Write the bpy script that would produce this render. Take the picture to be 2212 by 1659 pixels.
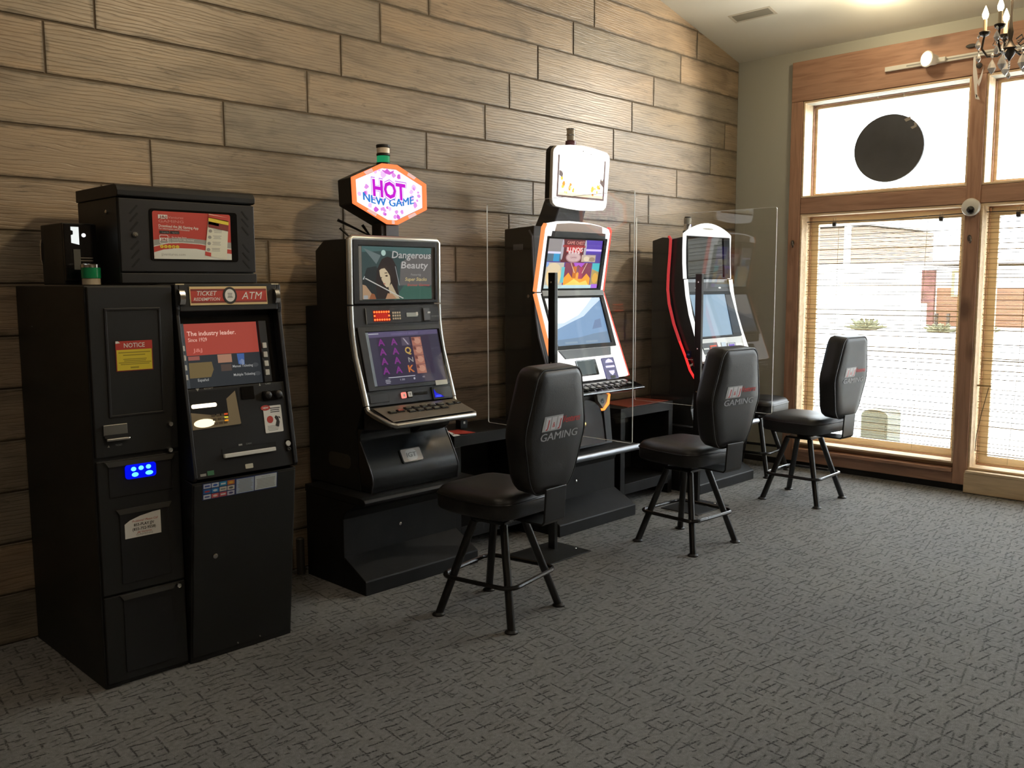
import bpy, bmesh, math, random
from mathutils import Matrix, Vector
random.seed(7)
S = bpy.context.scene
for o in list(bpy.data.objects): bpy.data.objects.remove(o)
COL = S.collection
PI = math.pi
# ------------------------------------------------------------------ camera, world, exposure, big lights
cam_d = bpy.data.cameras.new('camera'); cam = bpy.data.objects.new('camera', cam_d); COL.objects.link(cam)
cam_d.sensor_width = 36.0; cam_d.lens = 1950.0 / 2212.0 * 36.0; cam_d.clip_end = 300
YAW, PIT, ROL = .7929, .110, -.0047
_fw = Vector((math.sin(YAW) * math.cos(PIT), math.cos(YAW) * math.cos(PIT), -math.sin(PIT)))
_rt = Vector((math.cos(YAW), -math.sin(YAW), 0)); _up = _rt.cross(_fw)
_r2 = _rt * math.cos(ROL) + _up * math.sin(ROL); _u2 = -_rt * math.sin(ROL) + _up * math.cos(ROL)
cam.matrix_world = Matrix(((_r2.x, _u2.x, -_fw.x, 0), (_r2.y, _u2.y, -_fw.y, -4.2247), (_r2.z, _u2.z, -_fw.z, 1.55), (0, 0, 0, 1)))
S.camera = cam
S.view_settings.view_transform = 'Standard'; S.view_settings.look = 'None'
S.view_settings.exposure = 0.0; S.view_settings.gamma = 1.0; S.view_settings.use_curve_mapping = False
W = bpy.data.worlds.new('sky'); S.world = W; W.use_nodes = True
bg = W.node_tree.nodes['Background']; bg.inputs[0].default_value = (.86, .93, 1.0, 1); bg.inputs[1].default_value = 14.5

def lamp(name, kind, loc, energy, color, size=.1, target=None, angle=None, blend=.5):
    d = bpy.data.lights.new(name, kind); d.energy = energy; d.color = color
    if kind in ('POINT', 'SPOT'): d.shadow_soft_size = size
    if kind == 'AREA': d.shape = 'DISK'; d.size = size
    if kind == 'SPOT': d.spot_size = angle; d.spot_blend = blend
    o = bpy.data.objects.new(name, d); COL.objects.link(o); o.location = loc
    if target is not None: o.rotation_euler = (Vector(target) - Vector(loc)).to_track_quat('-Z', 'Y').to_euler()
    return o
zc_ = lambda x: 3.43 + .235 * (7.09 - x)
WARM = (1.0, .83, .62)
# unseen fill lamps added under the ceiling to brighten the room
for i, p in enumerate([(1.0, -2.0, 4.75), (-1.8, -4.6, 4.3), (2.6, -5.6, 4.3)]):
    lamp('fill_lamp', 'AREA', p, 15, WARM, .35, (p[0], p[1], 0))
lamp('track_spot', 'SPOT', (6.90, -1.59, 3.19), 180, (1, .90, .74), .05, (4.75, 0, 2.75), math.radians(88), .55)
lamp('wall_fill_spot', 'SPOT', (3.6, -3.9, 4.0), 250, (1, .77, .47), .12, (1.9, 0, 3.3), math.radians(82), 1.0)  # added unseen spot that warms and brightens the upper tile wall
lamp('dome_glow', 'POINT', (6.42, -1.455, zc_(6.42) - .085), 12, (1, .83, .54), .05)

# ------------------------------------------------------------------ materials
MATS = {}
def mat(name, col, rough=.5, metal=0, spec=.5, emit=None, es=0, alpha=None, bump=None, vary=None, coat=0):
    """plain procedural material; bump=(scale, strength), vary=(scale, amount) gives noise in relief and in colour"""
    if name in MATS: return MATS[name]
    m = bpy.data.materials.new(name); m.use_nodes = True; nt = m.node_tree; b = nt.nodes['Principled BSDF']
    b.inputs['Base Color'].default_value = (*col, 1); b.inputs['Roughness'].default_value = rough
    b.inputs['Metallic'].default_value = metal; b.inputs['Specular IOR Level'].default_value = spec
    b.inputs['Coat Weight'].default_value = coat
    if emit: b.inputs['Emission Color'].default_value = (*emit, 1); b.inputs['Emission Strength'].default_value = es
    if bump or vary:
        tc = nt.nodes.new('ShaderNodeTexCoord')
    if bump:
        n = nt.nodes.new('ShaderNodeTexNoise'); n.inputs['Scale'].default_value = bump[0]; n.inputs['Detail'].default_value = 4
        nt.links.new(tc.outputs['Object'], n.inputs['Vector'])
        bp = nt.nodes.new('ShaderNodeBump'); bp.inputs['Strength'].default_value = bump[1]; bp.inputs['Distance'].default_value = .002
        nt.links.new(n.outputs['Fac'], bp.inputs['Height']); nt.links.new(bp.outputs['Normal'], b.inputs['Normal'])
    if vary:
        n = nt.nodes.new('ShaderNodeTexNoise'); n.inputs['Scale'].default_value = vary[0]; n.inputs['Detail'].default_value = 3
        nt.links.new(tc.outputs['Object'], n.inputs['Vector'])
        r = nt.nodes.new('ShaderNodeValToRGB'); a = vary[1]
        r.color_ramp.elements[0].color = (*[c * (1 - a) for c in col], 1); r.color_ramp.elements[1].color = (*[min(1, c * (1 + a)) for c in col], 1)
        r.color_ramp.elements[0].position = .3; r.color_ramp.elements[1].position = .7
        nt.links.new(n.outputs['Fac'], r.inputs[0]); nt.links.new(r.outputs[0], b.inputs['Base Color'])
    MATS[name] = m; return m
def glow(name, col, s): return mat(name, tuple(c * .12 for c in col), .45, spec=.12, emit=col, es=s)
def glass(name, tint=(1, 1, 1), ior=1.45, rough=.0, boost=1.0):
    if name in MATS: return MATS[name]
    m = bpy.data.materials.new(name); m.use_nodes = True; nt = m.node_tree; nt.nodes.remove(nt.nodes['Principled BSDF'])
    t = nt.nodes.new('ShaderNodeBsdfTransparent'); t.inputs[0].default_value = (*tint, 1)
    g = nt.nodes.new('ShaderNodeBsdfGlossy'); g.inputs['Roughness'].default_value = rough
    lw = nt.nodes.new('ShaderNodeLayerWeight'); mx = nt.nodes.new('ShaderNodeMixShader'); r0 = ((ior - 1) / (ior + 1)) ** 2 * boost
    po = nt.nodes.new('ShaderNodeMath'); po.operation = 'POWER'; po.inputs[1].default_value = 5; nt.links.new(lw.outputs['Facing'], po.inputs[0])
    mu = nt.nodes.new('ShaderNodeMath'); mu.operation = 'MULTIPLY_ADD'; mu.inputs[1].default_value = 1 - r0; mu.inputs[2].default_value = r0
    nt.links.new(po.outputs[0], mu.inputs[0]); nt.links.new(mu.outputs[0], mx.inputs[0])
    nt.links.new(t.outputs[0], mx.inputs[1]); nt.links.new(g.outputs[0], mx.inputs[2])
    nt.links.new(mx.outputs[0], nt.nodes['Material Output'].inputs[0]); MATS[name] = m; return m

def N(nt, kind, **kw):
    n = nt.nodes.new(kind)
    for k, v in kw.items():
        if k in n.inputs: n.inputs[k].default_value = v
        else: setattr(n, k, v)
    return n
def ramp(nt, src, stops):
    r = nt.nodes.new('ShaderNodeValToRGB'); e = r.color_ramp.elements
    while len(e) < len(stops): e.new(.5)
    for i, (p, c) in enumerate(stops): e[i].position = p; e[i].color = (*c, 1) if len(c) == 3 else c
    nt.links.new(src, r.inputs[0]); return r.outputs[0]
def mixc(nt, fac, a, b, mode='MIX'):
    m = nt.nodes.new('ShaderNodeMix'); m.data_type = 'RGBA'; m.blend_type = mode
    for s, v in ((m.inputs['Factor'], fac), (m.inputs['A'], a), (m.inputs['B'], b)):
        if hasattr(v, 'links') or hasattr(v, 'is_linked'): nt.links.new(v, s)
        elif isinstance(v, (int, float)): s.default_value = v
        else: s.default_value = (*v, 1)
    return m.outputs['Result']
def mth(nt, op, a, b=None):
    m = nt.nodes.new('ShaderNodeMath'); m.operation = op
    for i, v in enumerate((a, b)):
        if v is None: continue
        if hasattr(v, 'is_linked'): nt.links.new(v, m.inputs[i])
        else: m.inputs[i].default_value = v
    return m.outputs[0]

def wood_tile():
    m = bpy.data.materials.new('wood_look_tile'); m.use_nodes = True; nt = m.node_tree; b = nt.nodes['Principled BSDF']; L = nt.links.new
    tc = N(nt, 'ShaderNodeTexCoord'); oi = N(nt, 'ShaderNodeObjectInfo')
    off = N(nt, 'ShaderNodeVectorMath', operation='SCALE'); off.inputs[0].default_value = (37, 19, 53); L(oi.outputs['Random'], off.inputs['Scale'])
    ad = N(nt, 'ShaderNodeVectorMath', operation='ADD'); L(tc.outputs['Object'], ad.inputs[0]); L(off.outputs[0], ad.inputs[1])
    def mp(sc):
        p = N(nt, 'ShaderNodeMapping'); p.inputs['Scale'].default_value = sc; L(ad.outputs[0], p.inputs['Vector']); return p.outputs[0]
    def noise(v, s, d=4, r=.55, dist=0):
        n = N(nt, 'ShaderNodeTexNoise'); n.inputs['Scale'].default_value = s; n.inputs['Detail'].default_value = d
        n.inputs['Roughness'].default_value = r; n.inputs['Distortion'].default_value = dist; L(v, n.inputs['Vector']); return n.outputs['Fac']
    grain = noise(mp((1.4, 1, 17)), 3.0, 6, .62, 1.0)
    broad = noise(mp((1.0, 1, 4.5)), 1.7, 3, .6, .8)
    streak = noise(mp((2.2, 1, 15)), 2.0, 5, .7, 1.2)
    wv = N(nt, 'ShaderNodeTexWave', wave_type='RINGS', rings_direction='SPHERICAL'); wv.inputs['Scale'].default_value = 6; wv.inputs['Distortion'].default_value = 7
    wv.inputs['Detail'].default_value = 2; wv.inputs['Detail Scale'].default_value = 1.2; L(mp((.55, 1, 3.2)), wv.inputs['Vector'])
    base = ramp(nt, oi.outputs['Random'], [(0, (.245, .204, .148)), (.22, (.330, .242, .158)), (.45, (.272, .222, .160)), (.62, (.345, .256, .170)), (.8, (.238, .204, .156)), (1, (.322, .244, .168))])
    c = mixc(nt, 1.0, base, ramp(nt, broad, [(.28, (.66, .65, .64)), (.48, (1, 1, 1)), (.72, (1.2, 1.15, 1.08))]), 'MULTIPLY')
    c = mixc(nt, .5, c, ramp(nt, grain, [(.32, (.66, .62, .58)), (.5, (1, 1, 1)), (.7, (1.1, 1.08, 1.05))]), 'MULTIPLY')
    c = mixc(nt, ramp(nt, streak, [(.58, (0, 0, 0)), (.72, (.75, .75, .75))]), c, (.100, .080, .055))
    c = mixc(nt, .30, c, ramp(nt, wv.outputs['Fac'], [(.0, (.5, .46, .42)), (.25, (1, 1, 1)), (1, (1, 1, 1))]), 'MULTIPLY')
    sx = N(nt, 'ShaderNodeSeparateXYZ'); L(tc.outputs['Generated'], sx.inputs[0])
    def edge(o, w): return mth(nt, 'DIVIDE', mth(nt, 'MINIMUM', o, mth(nt, 'SUBTRACT', 1.0, o)), w)
    ed = mth(nt, 'ADD', mth(nt, 'MINIMUM', edge(sx.outputs[0], .022), edge(sx.outputs[2], .13)), mth(nt, 'MULTIPLY', mth(nt, 'SUBTRACT', noise(mp((3, 1, 3)), 3.0, 4), .5), 1.7))
    c = mixc(nt, ramp(nt, ed, [(.05, (.72, .72, .72)), (.55, (0, 0, 0))]), c, (.085, .068, .045))
    L(c, b.inputs['Base Color']); b.inputs['Roughness'].default_value = .37; b.inputs['Specular IOR Level'].default_value = .5
    h = mth(nt, 'ADD', mth(nt, 'MULTIPLY', grain, .7), mth(nt, 'MULTIPLY', ramp(nt, wv.outputs['Fac'], [(0, (0, 0, 0)), (.2, (1, 1, 1))]), .35))
    bp = N(nt, 'ShaderNodeBump'); bp.inputs['Strength'].default_value = .45; bp.inputs['Distance'].default_value = .004
    L(h, bp.inputs['Height']); L(bp.outputs[0], b.inputs['Normal']); return m

def timber(name, col, dark, rough=.6, knots=True, axis=1):
    m = bpy.data.materials.new(name); m.use_nodes = True; nt = m.node_tree; b = nt.nodes['Principled BSDF']; L = nt.links.new
    tc = N(nt, 'ShaderNodeTexCoord'); sc = [14, 14, 14]; sc[axis] = 1.2
    p = N(nt, 'ShaderNodeMapping'); p.inputs['Scale'].default_value = sc; L(tc.outputs['Object'], p.inputs['Vector'])
    n = N(nt, 'ShaderNodeTexNoise'); n.inputs['Scale'].default_value = 2.2; n.inputs['Detail'].default_value = 5; n.inputs['Distortion'].default_value = .7; L(p.outputs[0], n.inputs['Vector'])
    c = ramp(nt, n.outputs['Fac'], [(.28, dark), (.52, col), (.8, tuple(min(1, x * 1.2) for x in col))])
    if knots:
        p2 = N(nt, 'ShaderNodeMapping'); s2 = [3.4, 3.4, 3.4]; s2[axis] = 2.0; p2.inputs['Scale'].default_value = s2; L(tc.outputs['Object'], p2.inputs['Vector'])
        v = N(nt, 'ShaderNodeTexVoronoi'); v.inputs['Scale'].default_value = 1.0; L(p2.outputs[0], v.inputs['Vector'])
        k = ramp(nt, v.outputs['Distance'], [(.09, (1, 1, 1)), (.21, (0, 0, 0))]); c = mixc(nt, mth(nt, 'MULTIPLY', k, .75), c, tuple(x * .45 for x in dark))
    L(c, b.inputs['Base Color']); b.inputs['Roughness'].default_value = rough
    bp = N(nt, 'ShaderNodeBump'); bp.inputs['Strength'].default_value = .25; bp.inputs['Distance'].default_value = .003; L(n.outputs['Fac'], bp.inputs['Height']); L(bp.outputs[0], b.inputs['Normal'])
    MATS[name] = m; return m

def carpet():
    m = bpy.data.materials.new('patterned_carpet'); m.use_nodes = True; nt = m.node_tree; b = nt.nodes['Principled BSDF']; L = nt.links.new
    tc = N(nt, 'ShaderNodeTexCoord'); co = tc.outputs['Object']
    def noise(s, d=2, v=co, r=.5):
        n = N(nt, 'ShaderNodeTexNoise'); n.inputs['Scale'].default_value = s; n.inputs['Detail'].default_value = d; n.inputs['Roughness'].default_value = r; L(v, n.inputs['Vector']); return n.outputs['Fac']
    def dashes(rot, off, bw, rh, lo, hi, ms):
        p = N(nt, 'ShaderNodeMapping'); p.inputs['Rotation'].default_value = (0, 0, rot); p.inputs['Location'].default_value = off; L(co, p.inputs['Vector'])
        w = N(nt, 'ShaderNodeTexNoise'); w.inputs['Scale'].default_value = 34; w.inputs['Detail'].default_value = 1; L(co, w.inputs['Vector'])
        ws = N(nt, 'ShaderNodeVectorMath', operation='SCALE'); L(w.outputs['Color'], ws.inputs[0]); ws.inputs['Scale'].default_value = .008
        wa = N(nt, 'ShaderNodeVectorMath', operation='ADD'); L(p.outputs[0], wa.inputs[0]); L(ws.outputs[0], wa.inputs[1])
        k = N(nt, 'ShaderNodeTexBrick'); k.offset = .37; k.inputs['Scale'].default_value = 1; k.inputs['Mortar Size'].default_value = .0062; k.inputs['Mortar Smooth'].default_value = .8
        k.inputs['Brick Width'].default_value = bw; k.inputs['Row Height'].default_value = rh; L(wa.outputs[0], k.inputs['Vector'])
        msk = ramp(nt, noise(ms, 1, p.outputs[0]), [(lo, (0, 0, 0)), (hi, (1, 1, 1))])
        return mth(nt, 'MULTIPLY', k.outputs['Fac'], msk)
    d1 = dashes(.16, (.3, .1, 0), 3.0, .040, .50, .57, 15); d2 = dashes(PI / 2 + .12, (.7, .4, 0), 3.0, .046, .51, .58, 15)
    d3 = dashes(-.2, (.1, .73, 0), 3.0, .034, .52, .58, 12)
    d = mth(nt, 'MAXIMUM', mth(nt, 'MAXIMUM', d1, mth(nt, 'MULTIPLY', d2, .8)), mth(nt, 'MULTIPLY', d3, .6))
    d = mth(nt, 'MULTIPLY', d, ramp(nt, noise(130, 2), [(.36, (.25, .25, .25)), (.56, (1, 1, 1))]))
    fine = noise(420, 3, r=.7); med = noise(55, 3); big = noise(1.1, 3)
    c = ramp(nt, fine, [(.3, (.105, .104, .101)), (.5, (.218, .214, .206)), (.72, (.38, .372, .355))])
    c = mixc(nt, .6, c, ramp(nt, med, [(.35, (.72, .72, .72)), (.65, (1.2, 1.2, 1.2))]), 'MULTIPLY')
    c = mixc(nt, .5, c, ramp(nt, big, [(.3, (.82, .82, .84)), (.7, (1.15, 1.12, 1.08))]), 'MULTIPLY')
    c = mixc(nt, mth(nt, 'MINIMUM', mth(nt, 'MULTIPLY', d, 1.15), .94), c, (.012, .012, .013)); L(c, b.inputs['Base Color'])
    b.inputs['Roughness'].default_value = .95; b.inputs['Specular IOR Level'].default_value = .15; b.inputs['Sheen Weight'].default_value = .12
    bp = N(nt, 'ShaderNodeBump'); bp.inputs['Strength'].default_value = .7; bp.inputs['Distance'].default_value = .006
    L(mth(nt, 'SUBTRACT', fine, d), bp.inputs['Height']); L(bp.outputs[0], b.inputs['Normal']); return m

TILE = wood_tile(); GROUT = mat('dark_grout', (.125, .096, .064), .9, bump=(60, .4))
CEDAR = timber('cedar_trim', (.43, .245, .16), (.31, .16, .10), .62, True, 1)
CEDARV = timber('cedar_post', (.43, .245, .16), (.31, .16, .10), .62, True, 2)
PINE = timber('pale_pine', (.72, .55, .35), (.60, .43, .25), .5, False, 1)
PAINT = mat('sage_wall_paint', (.475, .475, .405), .75, bump=(90, .15)); CEIL = mat('ceiling_paint', (.80, .80, .71), .9, bump=(120, .15))
OTHER = mat('tan_wall_paint', (.36, .29, .21), .8, bump=(90, .15))
BLK = mat('black_powder_coat', (.0165, .0168, .0165), .48, spec=.38, bump=(500, .12)); BLK2 = mat('black_plastic', (.016, .016, .017), .42, spec=.4)
GLOSS = mat('black_gloss', (.006, .006, .007), .12); BEZ = mat('matte_bezel', (.008, .008, .009), .5, spec=.15); CHAR = mat('charcoal_panel', (.030, .031, .034), .45, spec=.3); PITCH = mat('dark_recess', (.003, .003, .003), .8)
VINYL = mat('black_vinyl', (.017, .0165, .016), .40, bump=(220, .25)); STEEL = mat('black_steel', (.012, .012, .012), .30); SEAM = mat('vinyl_piping', (.008, .008, .008), .35)
LAM = mat('black_laminate', (.0115, .0115, .012), .55, spec=.3, bump=(40, .2), vary=(9, .25))
CHROME = mat('brushed_silver', (.60, .60, .58), .36, 1.0); POL = mat('polished_metal', (.75, .74, .72), .15, 1.0)
WHITE = mat('white_print', (.80, .79, .75), .5); OFFW = mat('white_plastic', (.72, .70, .64), .4); RED = mat('red_print', (.52, .05, .035), .45); DRED = mat('dark_red_print', (.23, .03, .025), .45)
YEL = mat('yellow_print', (.75, .60, .04), .5); GREY = mat('grey_print', (.33, .33, .31), .5); INK = mat('black_ink', (.02, .02, .02), .6); GOLD = mat('gold_print', (.72, .55, .28), .4)
OLIVE = mat('olive_ink', (.36, .28, .02), .6); SILVER = mat('silver_thread', (.42, .42, .43), .5); REDT = mat('red_thread', (.55, .035, .03), .55)
CLEAR = glass('window_glass', (.97, .98, .97)); ACRYL = glass('acrylic_sheet', (.955, .96, .955), 1.49, .01); EDGE = mat('acrylic_edge', (.85, .85, .80), .3, emit=None)
SCRG = glass('screen_glass', (1, 1, 1), 1.45, .02, .8)
GREEN = mat('green_lens', (.01, .26, .10), .2)

# ------------------------------------------------------------------ geometry helpers
class Face(object):
    """a flat working plane: u along +x, v up the slope, n outward to the room"""
    def __init__(s, cx, y0, z0, y1, z1):
        s.o = Vector((cx, y0, z0)); d = Vector((0, y1 - y0, z1 - z0)); s.L = d.length; v = d.normalized(); u = Vector((1, 0, 0)); n = u.cross(v)
        s.M = Matrix(((u.x, v.x, n.x, s.o.x), (u.y, v.y, n.y, s.o.y), (u.z, v.z, n.z, s.o.z), (0, 0, 0, 1)))
def frame(o, u, v):
    u = Vector(u).normalized(); v = Vector(v).normalized(); n = u.cross(v).normalized(); o = Vector(o)
    f = object.__new__(Face); f.o = o; f.M = Matrix(((u.x, v.x, n.x, o.x), (u.y, v.y, n.y, o.y), (u.z, v.z, n.z, o.z), (0, 0, 0, 1))); return f
ORG = {}
class MB:
    def __init__(s, M=None): s.v = []; s.f = []; s.M = M
    def add(s, vs, fs, M=None):
        M = M or s.M; k = len(s.v)
        s.v += [(M @ Vector(p)) if M is not None else Vector(p) for p in vs]; s.f += [[k + i for i in f] for f in fs]; return s
    def box(s, x0, y0, z0, x1, y1, z1, M=None):
        return s.add([(x0, y0, z0), (x1, y0, z0), (x1, y1, z0), (x0, y1, z0), (x0, y0, z1), (x1, y0, z1), (x1, y1, z1), (x0, y1, z1)],
                     [(0, 3, 2, 1), (4, 5, 6, 7), (0, 1, 5, 4), (1, 2, 6, 5), (2, 3, 7, 6), (3, 0, 4, 7)], M)
    def plate(s, pts, d0, d1, M=None):
        """outline pts (u,v), counter-clockwise, thickened from d0 to d1"""
        n = len(pts)
        return s.add([(u, v, d0) for u, v in pts] + [(u, v, d1) for u, v in pts],
                     [list(range(n))[::-1], list(range(n, 2 * n))] + [(i, (i + 1) % n, n + (i + 1) % n, n + i) for i in range(n)], M)
    def rim(s, a, b, d0, d1, M=None):
        """ring between outer outline a and inner outline b (same count)"""
        n = len(a); P = [(u, v, d) for L, d in ((a, d0), (a, d1), (b, d1), (b, d0)) for u, v in L]; F = []
        for i in range(n):
            j = (i + 1) % n
            for q in range(4): F.append((q * n + i, q * n + j, ((q + 1) % 4) * n + j, ((q + 1) % 4) * n + i))
        return s.add(P, F, M)
    def prof(s, pts, x0, x1):
        """profile (y,z) extruded along x"""
        n = len(pts)
        return s.add([(x0, y, z) for y, z in pts] + [(x1, y, z) for y, z in pts],
                     [list(range(n)), list(range(n, 2 * n))[::-1]] + [(i, n + i, n + (i + 1) % n, (i + 1) % n) for i in range(n)])
    def lathe(s, prof, n=16, M=None):
        """prof (r,z) around local z"""
        V = []; F = []; k = len(prof)
        for r, z in prof:
            for i in range(n): a = 2 * PI * i / n; V.append((r * math.cos(a), r * math.sin(a), z))
        for j in range(k - 1):
            for i in range(n): F.append((j * n + i, j * n + (i + 1) % n, (j + 1) * n + (i + 1) % n, (j + 1) * n + i))
        F.append(list(range(n))[::-1]); F.append([(k - 1) * n + i for i in range(n)])
        return s.add(V, F, M)
    def tube(s, path, r, n=8, closed=False, M=None, r2=None):
        P = [Vector(p) for p in path]; m = len(P); V = []; F = []; up = None
        for i, p in enumerate(P):
            if closed: t = (P[(i + 1) % m] - P[i - 1]).normalized()
            else: t = (P[min(i + 1, m - 1)] - P[max(i - 1, 0)]).normalized()
            if up is None: up = Vector((0, 0, 1)) if abs(t.z) < .9 else Vector((0, 1, 0))
            a = up.cross(t).normalized(); up = t.cross(a).normalized(); rr = r if r2 is None else r + (r2 - r) * i / (m - 1)
            for k in range(n): q = 2 * PI * k / n; V.append(p + a * rr * math.cos(q) + up * rr * math.sin(q))
        for i in range(m if closed else m - 1):
            j = (i + 1) % m
            for k in range(n): F.append((i * n + k, i * n + (k + 1) % n, j * n + (k + 1) % n, j * n + k))
        if not closed: F.append(list(range(n))[::-1]); F.append([(m - 1) * n + k for k in range(n)])
        return s.add(V, F, M)
    def build(s, name, m, parent=None, bevel=0, smooth=False, seg=2, org=None):
        off = ORG.get(parent, Vector()) if parent is not None else (Vector(org) if org else Vector())
        me = bpy.data.meshes.new(name); me.from_pydata([tuple(p - off) for p in s.v], [], s.f); me.materials.append(m)
        bm = bmesh.new(); bm.from_mesh(me); bmesh.ops.recalc_face_normals(bm, faces=bm.faces); bm.to_mesh(me); bm.free()
        o = bpy.data.objects.new(name, me); COL.objects.link(o); ORG[o] = off.copy()
        if parent is not None: o.parent = parent
        elif org: o.location = off
        if smooth: me.shade_smooth(); me.set_sharp_from_angle(angle=math.radians(38))
        if bevel:
            b = o.modifiers.new('edge', 'BEVEL'); b.width = bevel; b.segments = seg; b.limit_method = 'ANGLE'; b.angle_limit = math.radians(40)
        return o
def tag(o, label, cat, group=None):
    o['label'] = label; o['category'] = cat
    if group: o['group'] = group
    return o
def thing(name, label, cat, loc=(0, 0, 0), group=None):
    o = bpy.data.objects.new(name, None); COL.objects.link(o); o.location = loc; o.empty_display_size = .1; ORG[o] = Vector(loc); return tag(o, label, cat, group)
def struct(o): o['kind'] = 'structure'; return o
def lab(o, t): o['label'] = t; return o
def rr(u0, v0, u1, v1, r, n=4):
    P = []
    for cx, cy, a0 in ((u1 - r, v0 + r, -90), (u1 - r, v1 - r, 0), (u0 + r, v1 - r, 90), (u0 + r, v0 + r, 180)):
        for i in range(n + 1): a = math.radians(a0 + 90 * i / n); P.append((cx + r * math.cos(a), cy + r * math.sin(a)))
    return P
def ell(cu, cv, a, b, n=20, t0=0): return [(cu + a * math.cos(2 * PI * i / n + t0), cv + b * math.sin(2 * PI * i / n + t0)) for i in range(n)]
def pl(F, name, m, par, u0, v0, u1, v1, d0=0, d1=.002, r=0, bevel=0):
    b = MB(F.M)
    if r: b.plate(rr(u0, v0, u1, v1, r), d0, d1)
    else: b.box(u0, v0, d0, u1, v1, d1)
    return b.build(name, m, par, bevel)
def pg(F, name, m, par, pts, d0=0, d1=.0015):
    a = sum(pts[i][0] * pts[(i + 1) % len(pts)][1] - pts[(i + 1) % len(pts)][0] * pts[i][1] for i in range(len(pts)))
    return MB(F.M).plate(pts if a > 0 else pts[::-1], d0, d1).build(name, m, par)
TXT = {}
def text(F, par, s, u0, u1, v, h, m, d=.002, shear=0, bold=0, name='lettering', arc=0, skew=0):
    """lettering fitted between u0 and u1, cap height h, baseline v"""
    key = (s, shear, bold)
    if key not in TXT:
        c = bpy.data.curves.new('t', 'FONT'); c.body = s; c.size = 1; c.shear = shear; c.offset = bold; c.resolution_u = 2; c.extrude = 0
        t = bpy.data.objects.new('t', c); COL.objects.link(t); dg = bpy.context.evaluated_depsgraph_get(); dg.update()
        me = bpy.data.meshes.new_from_object(t.evaluated_get(dg)); TXT[key] = ([tuple(q.co) for q in me.vertices], [tuple(p.vertices) for p in me.polygons])
        bpy.data.objects.remove(t); bpy.data.meshes.remove(me)
    V, Fc = TXT[key]
    if not V: return None
    x0 = min(p[0] for p in V); x1 = max(p[0] for p in V); sx = (u1 - u0) / (x1 - x0); sy = h / .70; b = MB(F.M); um = (u0 + u1) / 2; hw = (u1 - u0) / 2
    b.add([(u0 + (x - x0) * sx, v + y * sy + arc * (1 - ((u0 + (x - x0) * sx - um) / hw) ** 2) + skew * (x - x0) * sx, d) for x, y, z in V], Fc)
    return b.build(name, m, par)
def lines(F, name, m, par, u0, u1, vs, h, d=.0025, jit=.2):
    b = MB(F.M)
    for v in vs:
        a = random.uniform(0, jit) * (u1 - u0) / 2; b.box(u0 + a, v, d - .0006, u1 - a, v + h, d)
    return b.build(name, m, par)
exec_order = []
# ------------------------------------------------------------------ the room
XE = 7.09; SL = .235; ZC = 3.43; XR = .6; XL = -5.9; YF = -8.6
def zc(x): return ZC + SL * (XE - x) if x >= XR else ZC + SL * (XE - XR) - SL * (XR - x)
fl = struct(MB().box(XL - .2, YF - .2, -.12, XE + .05, .15, 0).build('floor', carpet()))
c = MB(); zr = zc(XR)
c.add([(XR, .2, zr), (XE + .3, .2, zc(XE + .3)), (XE + .3, YF - .2, zc(XE + .3)), (XR, YF - .2, zr), (XR, .2, zr + .15), (XE + .3, .2, zc(XE + .3) + .15), (XE + .3, YF - .2, zc(XE + .3) + .15), (XR, YF - .2, zr + .15)],
      [(0, 1, 2, 3), (4, 7, 6, 5), (0, 4, 5, 1), (1, 5, 6, 2), (2, 6, 7, 3)])
zl = zc(XL - .2)
c.add([(XL - .2, .2, zl), (XR, .2, zr), (XR, YF - .2, zr), (XL - .2, YF - .2, zl), (XL - .2, .2, zl + .15), (XR, .2, zr + .15), (XR, YF - .2, zr + .15), (XL - .2, YF - .2, zl + .15)],
      [(0, 1, 2, 3), (4, 7, 6, 5), (0, 4, 5, 1), (0, 3, 7, 4), (2, 6, 7, 3)])
struct(c.build('ceiling', CEIL))
def gable(y0, y1): # (x,z) outline of an end wall
    b = MB(Matrix(((1, 0, 0, 0), (0, 0, 1, 0), (0, 1, 0, 0), (0, 0, 0, 1))))
    return b.plate([(XL - .2, -.1), (XE + .15, -.1), (XE + .15, zc(XE + .15) + .02), (XR, zr + .02), (XL - .2, zl + .02)], y0, y1)
wall = struct(gable(.004, .2).build('wall_back', GROUT))
struct(gable(YF - .2, YF).build('wall_front', OTHER))
struct(MB().box(XL - .2, YF, -.1, XL, .1, ZC + .1).build('wall_left', OTHER))
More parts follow.
